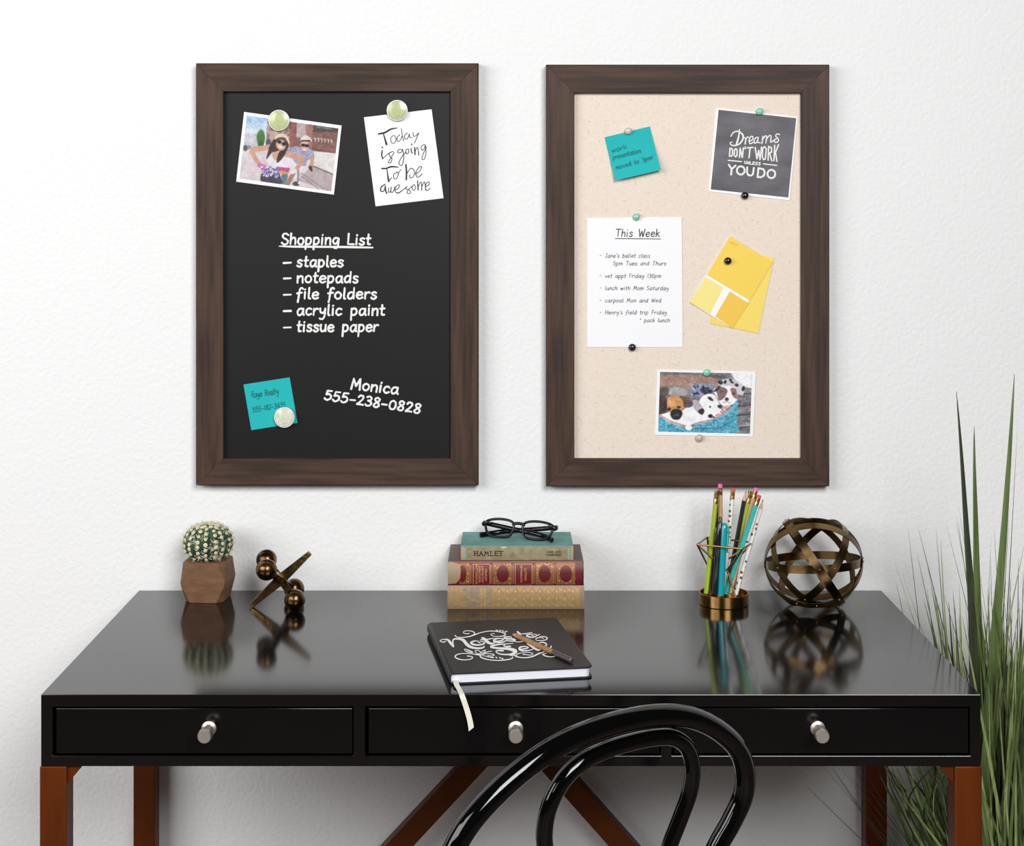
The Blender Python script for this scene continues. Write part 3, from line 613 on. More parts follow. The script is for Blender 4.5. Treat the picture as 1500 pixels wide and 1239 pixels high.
# ------------------------------------------------------------------ magnets and pins
M_rim = mat('white_enamel_rim', (236, 234, 226), .25, coat=.3)
def magnet(px, py, rp, yb, col, col2, label):
    c_ = at(px, py, yb); s_ = F/(DW+yb); rr = rp/s_
    r = thing('round_magnet', label, 'magnet', c_, 'round magnets on the chalkboard')
    MB().lathe([(rr, 0), (rr, -.004), (rr*.97, -.0052), (rr*.88, -.0056), (rr*.86, -.004)], c_, (0, 1, 0), 40).build('magnet_rim', M_rim, r)
    MB().lathe([(rr*.87, -.004), (rr*.86, -.0057), (rr*.6, -.0068), (rr*.3, -.0073), (.0002, -.0074)], c_, (0, 1, 0), 40).build('magnet_face', mat('magnet_face', col, .25, rgb2=col2, nscale=(260, 260, 260), coat=.5), r)
magnet(409, 176.5, 15.6, YP-.0016, (206, 214, 156), (188, 198, 146), 'pale green round magnet holding up the cyclists photo')
magnet(582, 162, 15.6, YP-.0016, (204, 212, 158), (186, 196, 148), 'pale green round magnet holding up the lettered card')
magnet(417, 611, 15.2, YP-.0036, (238, 236, 222), (206, 212, 186), 'white speckled round magnet on the corner of the teal note')
PINC = {'mint': mat('mint_pin', (140, 214, 190), .2, coat=.5), 'black': mat('black_pin', (30, 26, 28), .12, coat=.6), 'pearl': mat('pearl_pin', (216, 198, 190), .22, coat=.6), 'grey': mat('grey_pearl_pin', (200, 190, 176), .22, coat=.6)}
for px, py, k, dy, label in ((920, 192, 'pearl', .001, 'pearl pink pushpin at the top of the teal note'), (1112.5, 163.5, 'mint', .001, 'mint pushpin at the top of the dark grey card'), (1091, 286.5, 'black', .001, 'black pushpin at the bottom of the dark grey card'),
                             (932, 317.5, 'mint', .001, 'mint pushpin at the top of the This Week list'), (926, 508.5, 'black', .001, 'black pushpin at the bottom of the This Week list'), (1066, 382, 'black', .003, 'black pushpin through the yellow paint samples'),
                             (1035, 545.5, 'mint', .001, 'mint pushpin at the top of the puppies photo'), (1024, 641, 'grey', .001, 'grey pearl pushpin at the bottom of the puppies photo')):
    c_ = at(px, py, YP-dy); h = .0061
    r = thing('pushpin', label, 'pushpin', c_, 'pushpins on the linen board')
    MB().lathe([(.003, 0), (.0045, -.0004), (.0060, -.0016), (h, -.0028), (.0056, -.0046), (.004, -.0062), (.002, -.0070), (.0002, -.0072)], c_, (0, 1, 0), 28).build('pin_head', PINC[k], r)
    MB().lathe([(.0004, 0), (.0004, .006), (.0001, .009)], c_, (0, 1, 0), 8).build('pin_needle', M_nick, r)

# ------------------------------------------------------------------ potted cactus
pc = Vector((at(305, 880, -.066).x, -.066, ZT))
cact = thing('potted_cactus', 'round green felt cactus in a faceted wooden pot', 'plant pot', pc)
hh = .0635; A_ = .0358; B_ = .0232; Af = .0338
pts = []
for sx in (-1, 1):
    for sy in (-1, 1):
        pts.append(Vector((sx*A_, sy*A_*.93, hh*.49)))
        for z, f in ((0, .9), (hh, 1.0)): pts += [Vector((sx*Af*f, sy*B_*f, z)), Vector((sx*B_*f, sy*Af*f, z))]
bm = bmesh.new()
for v in pts: bm.verts.new(Matrix.Rotation(math.radians(-5), 3, 'Z') @ v+pc)
bmesh.ops.convex_hull(bm, input=bm.verts); bmesh.ops.dissolve_limit(bm, angle_limit=.03, verts=bm.verts, edges=bm.edges)
mb = MB(); bm.verts.index_update(); mb.add([v.co.copy() for v in bm.verts], [[v.index for v in f.verts] for f in bm.faces]); bm.free()
mb.build('pot', M_pot, cact, smooth=0, bevel=.0008)
cc = pc+Vector((0, 0, .0895)); rx, rz = .0378, .0302; NR = 17
n, m = 150, 40; vs = []; fs = []
def cr(th, ph): return 1+.05*math.cos(NR*th)*math.sin(ph)
for i in range(m+1):
    ph = PI*i/m
    for k in range(n):
        th = 2*PI*k/n; q_ = cr(th, ph); e = math.sin(ph)**.85
        vs.append(cc+Vector((rx*q_*e*math.cos(th), rx*q_*e*math.sin(th), -rz*math.cos(ph)+ (.0 if ph < 2.4 else -.002*(ph-2.4)))))
for i in range(m): fs += [(i*n+k, i*n+(k+1) % n, (i+1)*n+(k+1) % n, (i+1)*n+k) for k in range(n)]
body = MB().add(vs, fs).build('cactus_body', M_cactus, cact, smooth=60)
mb = MB(); ms = MB()
for k in range(NR):
    th = 2*PI*k/NR+random.uniform(-.04, .04)
    for j in range(7):
        ph = PI*(.25+.096*j+(.0 if k % 2 else .048)+random.uniform(-.012, .012)); e = math.sin(ph)**.85*1.05
        p_ = cc+Vector((rx*e*math.cos(th), rx*e*math.sin(th), -rz*math.cos(ph)))
        nrm = Vector((math.cos(th)*math.sin(ph), math.sin(th)*math.sin(ph), -math.cos(ph)*1.2)).normalized()
        sz = random.uniform(.8, 1.12); mb.lathe([(.0031*sz, -.0005), (.0031*sz, .0004), (.0021*sz, .0011), (.0003, .0013)], p_, nrm, 10)
        for _ in range(10):
            d = (nrm+Vector((random.gauss(0, .5), random.gauss(0, .5), random.gauss(0, .5)))).normalized()
            ms.tube([p_, p_+d*random.uniform(.003, .006)], [.00018, .00006], 4)
for _ in range(560):                               # pale felt fibres lying over the body
    th = random.uniform(0, 2*PI); ph = random.uniform(.5, 3.0); fib = []
    for q_ in range(4):
        e = math.sin(ph)**.85*cr(th, ph)*1.012; fib.append(cc+Vector((rx*e*math.cos(th), rx*e*math.sin(th), -rz*math.cos(ph)*1.01))); th += random.uniform(-.09, .09); ph = min(3.1, ph+random.uniform(-.02, .09))
    ms.tube(fib, .0004, 4)
for k in range(26):
    th = random.uniform(0, 2*PI); ph = random.uniform(2.72, 3.1); e = math.sin(ph)**.85*1.04
    mb.lathe([(.0034, -.001), (.003, .0008), (.0003, .0014)], cc+Vector((rx*e*math.cos(th), rx*e*math.sin(th), -rz*math.cos(ph)*.985)), (math.cos(th)*.3, math.sin(th)*.3, 1), 8)
for _ in range(160):
    th = random.uniform(0, 2*PI); ph = random.uniform(2.2, 3.1); p_ = cc+Vector((rx*math.sin(ph)*math.cos(th), rx*math.sin(ph)*math.sin(th), -rz*math.cos(ph)))
    d = (Vector((math.cos(th), math.sin(th), .8))+Vector((random.gauss(0, .5), random.gauss(0, .5), 0))).normalized(); ms.tube([p_, p_+d*.006], [.0002, .0001], 4)
mb.build('tufts', M_tuft, cact, label='cream dots in rows on the cactus'); ms.build('spines', M_spike, cact, smooth=0, kind='stuff')

# ------------------------------------------------------------------ brass jack
def view_basis(px, py):
    t = Vector((-(px-CX)/F, -1, (py-CY)/F)).normalized(); r_ = Vector((0, 0, 1)).cross(t).normalized(); r_ = -r_ if r_.x < 0 else r_
    return r_, t.cross(r_) if t.cross(r_).z > 0 else r_.cross(t), t        # right, up, towards the viewer
rv, uv, tv = view_basis(411, 842)
VB = lambda x, y, z: rv*x+uv*y+tv*z
jc = at(411, 842, -.118)
Aax = VB(.046, .0372, .010); Bax = VB(-.0213, .0152, .050); Cax = VB(.0218, -.031, .020)
low = min((jc+v).z-.0165 for v in (Bax, -Bax, Cax, -Cax)); low = min(low, (jc-Aax).z-.003)
jc = jc+Vector((0, 0, ZT-low))
Aax.z += (jc-Aax).z-.0018-ZT
jack = thing('jack_ornament', 'antique brass toy jack ornament leaning on the desk', 'ornament', (jc.x, jc.y, ZT))
d = Aax.normalized(); wv = (tv-d*tv.dot(d)).normalized(); hv = d.cross(wv)
def taper(mb, L, w0, w1):
    vs = []
    for t_, w_ in ((-L, w1), (-L*.97, w1*1.15), (0, w0), (L*.97, w1*1.15), (L, w1)):
        vs += [jc+d*t_+wv*a_*w_*.75+hv*b2*w_ for a_, b2 in ((-1, -1), (1, -1), (1, 1), (-1, 1))]
    fs = [(0, 1, 2, 3), (19, 18, 17, 16)]+[(i*4+k, i*4+(k+1) % 4, i*4+4+(k+1) % 4, i*4+4+k) for i in range(4) for k in range(4)]
    return mb.add(vs, fs)
taper(MB(), Aax.length, .0084, .0034).build('spike_bar', M_jack, jack, smooth=20, bevel=.0006)
for ax in (Bax, Cax):
    L = ax.length; dd = ax.normalized()
    sp = MB().tube([jc-ax*.95, jc-ax*.5, jc, jc+ax*.5, jc+ax*.95], [.0058, .0072, .0092, .0072, .0058], 4).build('ball_bar', M_jack, jack, smooth=30)
    for sg in (-1, 1): MB().sphere(jc+ax*sg, .0163, 32, 20).build('ball', M_jack, sp)

# ------------------------------------------------------------------ books
def book(name, label, x0, x1, yf, yb, z0, z1, m_cover, m_page, bulge, board_t=.0025, inset=.003):
    r = thing(name, label, 'book', ((x0+x1)/2, (yf+yb)/2, z0), 'books stacked on the desk')
    n = 9
    out = [(yb, z1)]+[(yf-bulge*math.sin(PI*k/(n-1)), z1-(z1-z0)*k/(n-1)) for k in range(n)]+[(yb, z0)]
    inn = [(yb, z0+board_t), (yf+.004, z0+board_t), (yf+.004, z1-board_t), (yb, z1-board_t)]
    P = out+inn; k = len(P)
    vs = [(x0, y, z) for y, z in P]+[(x1, y, z) for y, z in P]
    MB().add(vs, [tuple(range(k)), tuple(range(2*k-1, k-1, -1))]+[(i, (i+1) % k, k+(i+1) % k, k+i) for i in range(k)]).build('cover', m_cover, r, smooth=30, bevel=.0005)
    MB().box((x0+inset, yf+.004, z0+board_t), (x1-inset, yb-inset, z1-board_t)).build('page_block', m_page, r, smooth=0)
    return r, (lambda u, v, e=.0004: Vector((x0+(x1-x0)*u, yf-bulge*math.sin(PI*v)-e, z1-(z1-z0)*v)))
M_pages = mat('aged_pages', (214, 196, 164), .8, var=.15, nscale=(4, 4, 900))
zb1 = ZT; zb2 = ZT+.0362; zb3 = zb2+.0376; zb4 = zb3+.0218
yfb = -.131
bs = 945.
bx = lambda px, s_=945.: (px-CX)/s_
r, S = book('book', 'tan clothbound book with a gilt patterned spine, bottom of the stack', bx(655.5), bx(856), yfb, -.006, zb1, zb2, mat('tan_cloth', (150, 126, 100), .75, var=.12, nscale=(40, 40, 40)), M_pages, .003)
R = Raster([(105, 450), (1410, 450), (1410, 662), (105, 662)], 420, 74); X, Yy = R.X, R.Y
R.mix(np.ones(X.shape), (150, 128, 102)); R.noise((40, 10), 26); R.noise((200, 40), 18)
G_ = (186, 142, 74)
for i in range(11):
    cx = 560+i*78
    for yy_ in (500, 565, 630):
        for sg in (-1, 1):
            R.line([(cx-30*sg, yy_-32), (cx, yy_), (cx-30*sg, yy_+32)], 8, G_, 5, 1); R.line([(cx-14*sg, yy_-32), (cx+16*sg, yy_)], 6, (196, 152, 84), 5, 1)
        R.ell(cx+38, yy_, 9, 14, (206, 166, 98), 0, .4, 1)
R.poly([(1370, 440), (1420, 440), (1420, 670), (1370, 670)], (148, 124, 96), 4)
for _ in range(150):
    x_, y_ = random.uniform(112, 270), random.uniform(470, 650); R.line([(x_, y_), (x_+random.uniform(-14, 14), y_+random.uniform(-14, 14))], 6, G_, 5, 1)
for y_ in range(475, 640, 13):
    R.line([(455+random.uniform(-6, 4), y_), (468, y_+5)], 6, (212, 166, 88), 4, 1); R.line([(425+random.uniform(-6, 4), y_), (436, y_+5)], 6, (212, 166, 88), 4, 1)
R.line([(310, 560), (318, 568)], 10, G_, 5, 1); R.line([(395, 575), (410, 590)], 10, G_, 5, 1); R.line([(530, 455), (530, 660)], 4, (170, 140, 100), 4)
R.poly([(100, 640), (1415, 640), (1415, 665), (100, 665)], (140, 116, 92), 14); R.poly([(100, 448), (1415, 448), (1415, 460), (100, 460)], (160, 140, 120), 8)
R.build('spine', lambda u, v: S(u, v), M_spine, r, 'spine stamped with gold leaf ornament')
r, S = book('book', 'dark red leather book with gilt spine panels, middle of the stack', bx(656), bx(855), yfb, -.006, zb2, zb3, mat('worn_purple_leather', (112, 84, 80), .55, rgb2=(86, 62, 62), nscale=(30, 30, 30)), M_pages, .0045)
R = Raster([(105, 222), (1400, 222), (1400, 440), (105, 440)], 420, 74); X, Yy = R.X, R.Y
RED = (104, 26, 30); GD = (190, 140, 76)
R.mix(np.ones(X.shape), RED); R.noise((60, 12), 22)
R.poly([(100, 215), (1320, 215), (1320, 240), (100, 240)], (138, 60, 34), 6)
for x0_, x1_ in ((215, 312), (540, 716), (940, 1116), (1142, 1318)):
    R.poly([(x0_, 238), (x1_, 238), (x1_, 436), (x0_, 436)], (146, 98, 60), 4, .8)
    for _ in range(60):
        x_, y_ = random.uniform(x0_+5, x1_-5), random.uniform(240, 432); R.line([(x_, y_), (x_+random.uniform(-12, 12), y_+random.uniform(-12, 12))], 5, random.choice([(226, 182, 112), (120, 60, 40)]), 4, .8)
    cx = (x0_+x1_)/2 if x0_ > 300 else 245
    R.ell(cx, 332, 58 if x0_ > 300 else 38, 76, (100, 24, 30), 0, .1)
for x0_ in (325, 525, 728, 928, 1128):
    R.poly([(x0_-16, 238), (x0_+16, 238), (x0_+16, 436), (x0_-16, 436)], (84, 24, 26), 3); R.line([(x0_-13, 255), (x0_-13, 420)], 5, GD, 4, .8); R.line([(x0_, 250), (x0_, 420)], 6, (204, 150, 110), 4, .6); R.line([(x0_+16, 240), (x0_+16, 434)], 4, GD, 4, .8)
for x0_, x1_ in ((350, 506), (748, 906)):
    R.poly([(x0_, 240), (x1_, 240), (x1_, 434), (x0_, 434)], (108, 28, 34), 3)
    for a_, c_ in (((x0_, 246), (x1_, 246)), ((x0_, 430), (x1_, 430)), ((x0_, 246), (x0_, 430)), ((x1_, 246), (x1_, 430))): R.line([a_, c_], 5, (206, 158, 96), 3, .8)
for cx, y0_, y1_ in ((380, 250, 425), (408, 262, 415), (436, 265, 412), (468, 290, 395), (805, 262, 412), (845, 285, 390)):
    y_ = y0_
    while y_ < y1_:
        R.line([(cx-8, y_), (cx+8, y_+random.uniform(-4, 4))], 4, (208, 166, 110), 4, .7); R.line([(cx+random.choice([-8, 8]), y_), (cx+random.choice([-6, 6]), y_+8)], 4, (208, 166, 110), 4, .7); y_ += 14
R.poly([(1322, 235), (1405, 240), (1405, 440), (1322, 440)], (104, 26, 32), 4); R.line([(1388, 240), (1388, 436)], 8, (70, 20, 24), 5)
R.blob([(95, 240), (205, 245), (222, 300), (215, 370), (190, 410), (130, 425), (95, 415)], (164, 142, 116), 5); R.line([(205, 240), (226, 290), (220, 370), (175, 420)], 7, (206, 140, 80), 5)
R.poly([(100, 426), (1400, 432), (1400, 445), (100, 445)], (88, 26, 26), 6)
R.build('spine', lambda u, v: S(u, v), M_spine, r, 'dark red leather spine with raised bands and gilt ovals')
xl, xr = (675-CX)/941., (839.8-CX)/941.
M_hc = mat('teal_cloth', (112, 162, 156), .7, rgb2=(94, 144, 138), nscale=(40, 40, 40))
r, S = book('book', 'teal covered book with a khaki spine, top of the stack', xl, xr, -.122, -.014, zb3, zb4, M_hc, M_pages, .0008)
R = Raster([(225, 68), (1312, 68), (1312, 200), (225, 200)], 330, 44); X, Yy = R.X, R.Y
R.mix(np.ones(X.shape), (150, 138, 108)); R.noise((24, 5), 34); R.noise((120, 24), 18)
R.poly([(220, 64), (1316, 64), (1316, 74), (220, 74)], (120, 160, 150), 6); R.ell(640, 82, 30, 10, (200, 186, 150), 0, .5)
for x_ in (262, 1268): R.line([(x_, 95), (x_, 182)], 20, (140, 168, 160), 8)
R.ell(240, 130, 18, 70, (176, 160, 128), 0, .5); R.ell(1300, 130, 14, 70, (176, 160, 128), 0, .5)
R.build('spine', lambda u, v: S(u, v), M_spine, r, 'faded khaki spine')
mb = MB(); yh = -.1236
write(mb, 'HAMLET', (694.5, 813.8), (736.5, 813.8), .80, 1.0, yh, track=2.0, serif=True)
mb.build('title_lettering', M_ink, r, smooth=0); mb = MB()
write(mb, 'GINN AND', (800.5, 809.6), (822, 809.6), .36, .42, yh, track=1.2, serif=True); write(mb, 'COMPANY', (800.5, 814), (822, 814), .36, .42, yh, track=1.0, serif=True)
mb.build('imprint_lettering', M_ink, r, smooth=0)

# ------------------------------------------------------------------ eyeglasses
zg = zb4+.0005
pl = onz(709, 784.5, zg+.002); pr = onz(806, 791.5, zg+.002)
gx = (pr-pl).normalized(); lean = math.radians(22); gn = Vector((0, 0, 1)).cross(gx)           # gn points to the wall
gy = (Vector((0, 0, math.cos(lean)))+gn*math.sin(lean)).normalized(); gz = gx.cross(gy)
W2 = (pr-pl).length; g0 = pl+gx*W2/2
GP = lambda x, y, z=0: g0+gx*x+gy*y+gz*z
gl = thing('eyeglasses', 'folded black framed eyeglasses lying on the teal book', 'eyeglasses', (g0.x, g0.y, zb4))
hw = W2/2
outline = [(.008, .0215), (.009, .010), (.0135, .0025), (.026, .0), (.042, .0006), (.0515, .0055), (.056, .0155), (.0568, .0225), (.048, .0268), (.032, .0285), (.016, .0268)]
kx = (hw+.005)/.0605
M_glass = bpy.data.materials.new('lens_glass'); M_glass.use_nodes = True; nt = M_glass.node_tree; nt.nodes.remove(nt.nodes['Principled BSDF'])
tb = nt.nodes.new('ShaderNodeBsdfTransparent'); tb.inputs[0].default_value = (.95, .96, .96, 1)
nt.links.new(tb.outputs[0], nt.nodes['Material Output'].inputs[0])
front = MB()
for sg in (-1, 1):
    op = smooth_path([(sg*x*kx, y) for x, y in outline], 5, True)
    front.tube([GP(x, y, -.004*(abs(x)/.06)**2) for x, y in op], .0021, 10, closed=True)
front.tube([GP(x, y) for x, y in smooth_path([(-.0105, .0215), (-.005, .0228), (0, .0232), (.005, .0228), (.0105, .0215)], 4)], .0026, 8)
for sg in (-1, 1):
    front.tube([GP(sg*.050*kx, .0235, -.002), GP(sg*.056*kx, .021, -.002), GP(sg*.061*kx, .0195, -.006)], [.003, .004, .0038], 10)
fo = front.build('frame_front', M_blackpl, gl, smooth=60)
for sg in (-1, 1):
    op = smooth_path([(sg*x*kx, y) for x, y in outline], 5, True); k = len(op)
    vs = [GP(x, y, -.0006-.004*(abs(x)/.06)**2) for x, y in op]+[GP(x, y, .0006-.004*(abs(x)/.06)**2) for x, y in op]
    MB().add(vs, [tuple(range(k))[::-1], tuple(range(k, 2*k))]+[(i, (i+1) % k, k+(i+1) % k, k+i) for i in range(k)]).build('lens', M_glass, gl, smooth=0)
    MB().sphere(GP(sg*.0545*kx, .0225, .0022), .0009, 10, 6).build('rivet', M_nick, fo)
g2 = lambda x, dep, z: Vector((g0.x, g0.y, 0))+gx*x+gn*dep+Vector((0, 0, z))
for sg, off in ((-1, 0.0), (1, .005)):
    P = smooth_path([g2(sg*.061*kx, .013, zg+.0195), g2(sg*.056*kx, .020+off, zg+.0175), g2(sg*.02, .021+off, zg+.012), g2(-sg*.025, .020+off, zg+.0065), g2(-sg*.047, .012+off*.6, zg+.0035), g2(-sg*.060, -.004, zg+.0032)], 5)
    P = [Vector(p_) for p_ in P]; k = len(P)
    MB().tube(P, [.0038+.0006*(i/k) for i in range(k)], 10, flat=.55).build('temple', M_blackpl, gl, smooth=60)

# ------------------------------------------------------------------ notebook
zn = ZT; zt_ = ZT+.0158
n0 = onz(659, 1003.5, zn); dirx = Vector((math.cos(math.radians(9.3)), math.sin(math.radians(9.3)), 0)); diry = Vector((-dirx.y, dirx.x, 0))
WN, LN = .1915, .2585
nb = thing('notebook', 'black hardback notebook with silver lettering lying on the desk', 'notebook', n0+dirx*WN/2+diry*LN/2)
NP = lambda x, y, z: n0+dirx*x+diry*y+Vector((0, 0, z))
M_nb = mat('black_leatherette', (26, 23, 22), .5, bump=.12, bscale=500)
def rr(x0, x1, y0, y1, r0):                       # rounded on the right side
    P = [(x0, y0)]
    P += [(x1-r0+r0*math.sin(t), y0+r0-r0*math.cos(t)) for t in np.linspace(0, PI/2, 8)]
    P += [(x1-r0+r0*math.cos(t), y1-r0+r0*math.sin(t)) for t in np.linspace(0, PI/2, 8)]
    return P+[(x0, y1)]
TH = .0158; bt = .0022
mb = MB()
for z_ in (0, TH-bt): mb.slab([NP(x, y, z_) for x, y in rr(.004, WN, 0, LN, .009)], (0, 0, bt))
sp = [(.006, 0), (.002, .0008), (0, .003), (-.0008, TH/2), (0, TH-.003), (.002, TH-.0008), (.006, TH), (.006, TH-.0012), (.0025, TH-.003), (.0012, TH/2), (.0025, .003), (.006, .0012)]
k = len(sp); vs = [NP(x, 0, z_) for x, z_ in sp]+[NP(x, LN, z_) for x, z_ in sp]
mb.add(vs, [tuple(range(k)), tuple(range(2*k-1, k-1, -1))]+[(i, (i+1) % k, k+(i+1) % k, k+i) for i in range(k)])
cov = mb.build('cover', M_nb, nb, smooth=40, bevel=.0005)
MB().slab([NP(x, y, bt) for x, y in rr(.002, WN-.0035, .003, LN-.003, .007)], (0, 0, TH-2*bt)).build('page_block', mat('notebook_pages', (238, 240, 248), .7, var=.03, nscale=(4, 4, 1500)), nb, smooth=30)
mb = MB(); ztop = ZT+TH+.0003
tmp = MB(); cv = (Vector((0, 0, 0)), EX, EZ, lambda x, y: (x, -y), 1)
for off, block in ((0, """165,300,14 120,318,18 62,300,16 75,278,14 140,268,18 200,278,34 245,328,48 300,395,38;305,395,24 292,330,22 300,275,24 340,257,26;330,258,24 430,262,40 490,290,55 545,355,58 610,405,48 700,428,38 800,430,32 855,415,26 865,395,18;
770,302,10 700,297,22 630,322,32 640,350,38 720,372,30 810,366,28 868,345,24 862,320,18 800,302,14;755,320,16 790,326,22;825,240,28 870,262,48 920,310,56 980,345,38 1040,338,24 1070,320,14;800,275,16 900,272,22 1040,247,14;
1050,300,14 1140,300,22 1210,280,22 1215,262,20 1150,252,18 1070,264,34 1050,300,40 1130,325,32 1220,318,24 1290,280,16;1370,228,16 1300,222,20 1235,235,28 1260,255,28 1370,262,32 1430,280,32 1400,300,24 1320,300,20 1270,290,14;1400,305,10 1480,318,14 1580,308,12;
335,200,22 370,230,14 480,235,16 600,218,22 700,185,22 800,150,16 950,122,16 1080,125,18 1190,145,18 1250,175,22 1235,205,22 1150,220,14 1040,215,12 990,190,14 1010,170,10 1055,170,12;640,205,22 690,170,20 670,135,18 590,115,14 510,120,14 485,145,14 510,165,14 570,168,16 600,160,10;
1075,95,8 1110,112,22;1140,98,8 1165,115,22;1190,105,8 1215,122,22;1290,120,10 1250,138,26;1395,345,12 1250,358,18 1100,370,30 1000,395,34 1010,415,34 1150,430,38 1300,440,46 1400,465,64 1440,495,64 1380,535,38 1260,547,24 1140,532,22 1085,497,20 1110,475,24 1210,478,32;1345,395,28 1270,400,26 1220,385,14 1250,366,10;
560,572,20 640,585,18 650,610,16 600,635,16 480,645,16 370,620,22 335,580,24 380,545,18 480,528,14 600,530,14 700,545,18 800,560,26;795,555,22 800,590,24 880,625,20 1000,648,16 1150,655,18 1300,640,20 1380,615,18 1385,592,16;
500,448,10 570,460,12 660,505,12 600,510,12 530,485,12 500,448,10;545,475,12 635,500,12;745,470,14 700,485,14 735,530,14 795,530,14 785,490,14 745,470,14;890,465,14 830,490,14 815,525,14 870,510,14 890,465,14;1005,487,12 930,500,16 850,530,14;
805,555,16 900,535,12 1010,540,14 1050,560,16 1000,575,12 930,568,12;830,565,10 960,595,16 1020,607,22;1015,600,24 1030,606,24;1080,602,20 1095,608,24;1145,608,20 1160,614,26;1190,615,20 1205,622,26"""),
    (875, """600,130,30 650,172,38;665,170,14 775,160,18 870,143,12;900,172,10 800,182,22 770,205,30 850,230,28 930,215,22 950,188,16 905,172,10;860,190,12 890,200,16;1000,180,18 960,200,16;1010,218,12 1100,220,18 1145,250,22 1100,285,16 980,293,14 930,275,12;940,252,22 1000,237,16 1060,242,14 1080,262,10;
640,450,14 740,440,22 795,425,20 780,407,18 700,402,22 635,430,34 660,470,34 760,480,24 850,465,16 890,445,12;780,350,20 850,390,38 920,440,38 980,466,32 1020,458,16;1000,340,20 1050,325,22 1120,345,24 1130,380,22 1080,392,16;1215,392,18 1215,415,22 1180,440,16;
460,572,12 540,560,20 570,582,24 650,603,18 760,608,20 880,585,24 1000,530,24 1090,500,12;575,575,20 600,540,16 700,516,12 820,512,12 880,535,16 840,560,14 760,552,14 705,545,22;1060,545,20 1110,575,20 1200,592,16 1280,585,12;1130,527,12 1065,542,14""")):
    for st in ST(block): trace(tmp, [(p[0]+off, p[1], p[2]) for p in st], 14, cv, 5)
mb.v = [onz(640+x/12.5, 915-z/12.5, ztop)+Vector((0, 0, -y)) for x, y, z in tmp.v]; mb.f = tmp.f
M_silver = mat('silver_foil', (246, 247, 248), .4)
mb.build('silver_lettering', M_silver, nb, smooth=0)
# ribbon bookmark
P = smooth_path([tuple(onz(666.5, 994, ZT+.006)), tuple(onz(669, 1003, ZT+.0035)), tuple(onz(672.5, 1009, ZT+.0014)), tuple(at(677, 1019, YF-.0025)), tuple(at(683.5, 1038, YF-.006)), tuple(at(688, 1054, YF-.009)), tuple(at(690.5, 1068, YF-.011))], 5)
P = [Vector(p_) for p_ in P]; k = len(P); rows = []
P[0] += diry*.004
for i, p_ in enumerate(P):
    w_ = .0035; e = Vector((.97, .24, 0)).normalized()*w_ if i < k*.45 else Vector((.95, -.1, .18)).normalized()*w_
    sh = Vector((0, 0, .0022)) if i == k-1 else Vector((0, 0, 0))
    rows.append([p_-e-sh, p_+e+sh])
mb = MB(); mb.grid(rows); mb.grid([[q_+Vector((0, .0005, -.0002)) for q_ in row] for row in rows])
mb.build('ribbon_bookmark', mat('cream_ribbon', (226, 222, 208), .6), nb, smooth=60)
# pencil on the notebook
pz = ZT+TH+.0041; p0 = onz(750.5, 928.5, pz-.002); p1 = onz(838, 968, pz); dv = (p1-p0).normalized(); L = (p1-p0).length
M_rawwood = mat('raw_pencil_wood', (172, 126, 84), .6, rgb2=(150, 106, 68), nscale=(60, 60, 60))
pn = thing('pencil', 'natural wood pencil with a dark capped end lying across the notebook', 'pencil', p0)
cut = .70
MB().tube([p0+dv*.014, p0+dv*L*cut], .0038, 8).build('pencil_body', M_rawwood, pn, smooth=20)
MB().tube([p0+dv*L*cut, p0+dv*(L-.004), p0+dv*(L-.001), p0+dv*L], [.00385, .00385, .0036, .002], 16).build('end_cap', mat('dark_plum_cap', (72, 56, 58), .3, coat=.3), pn, smooth=40)
MB().tube([p0+dv*.003, p0+dv*.014], [.0012, .0038], 12).build('sharpened_tip', mat('sharpened_wood', (206, 162, 116), .7), pn)
MB().tube([p0, p0+dv*.003], [.0002, .0012], 10).build('lead', mat('graphite', (150, 140, 132), .4), pn)

# ------------------------------------------------------------------ pencil holder
hc = Vector(((1060.3-CX)/932.4, -.0985, ZT)); RH = .0387
hol = thing('pencil_holder', 'brass wire pencil holder with a low round tray', 'pencil holder', hc)
HH = .0185
MB().lathe([(RH-.001, 0), (RH, .001), (RH, HH-.0006), (RH-.0008, HH), (RH-.0018, HH-.0006), (RH-.0018, .002), (.0005, .002)], hc, n=64).build('tray', M_brass, hol, smooth=40)
T4 = [hc+Vector(((px_)/932., -dy_/932., .0945)) for px_, dy_ in ((-40, 8), (22, 38), (43, -6), (-19, -44))]
Mn = [hc+Vector((px_/932., -dy_/932., .052)) for px_, dy_ in ((5, 10), (6, -6), (-8, -22), (-20, -8))]
Bn = [hc+Vector((px_/932., -dy_/932., HH-.004)) for px_, dy_ in ((14, 31), (20, -6), (-6, -26), (-20, 2))]
wr = .00145
for i in range(4):
    MB().tube([T4[i], T4[(i+1) % 4]], wr, 8).build('rim_wire', M_wire, hol)
    MB().tube([T4[i], Mn[i]], wr, 8).build('diagonal_wire', M_wire, hol); MB().tube([T4[(i+1) % 4], Mn[i]], wr, 8).build('diagonal_wire', M_wire, hol)
    MB().tube([Mn[i], Bn[i]], wr, 8).build('foot_wire', M_wire, hol)
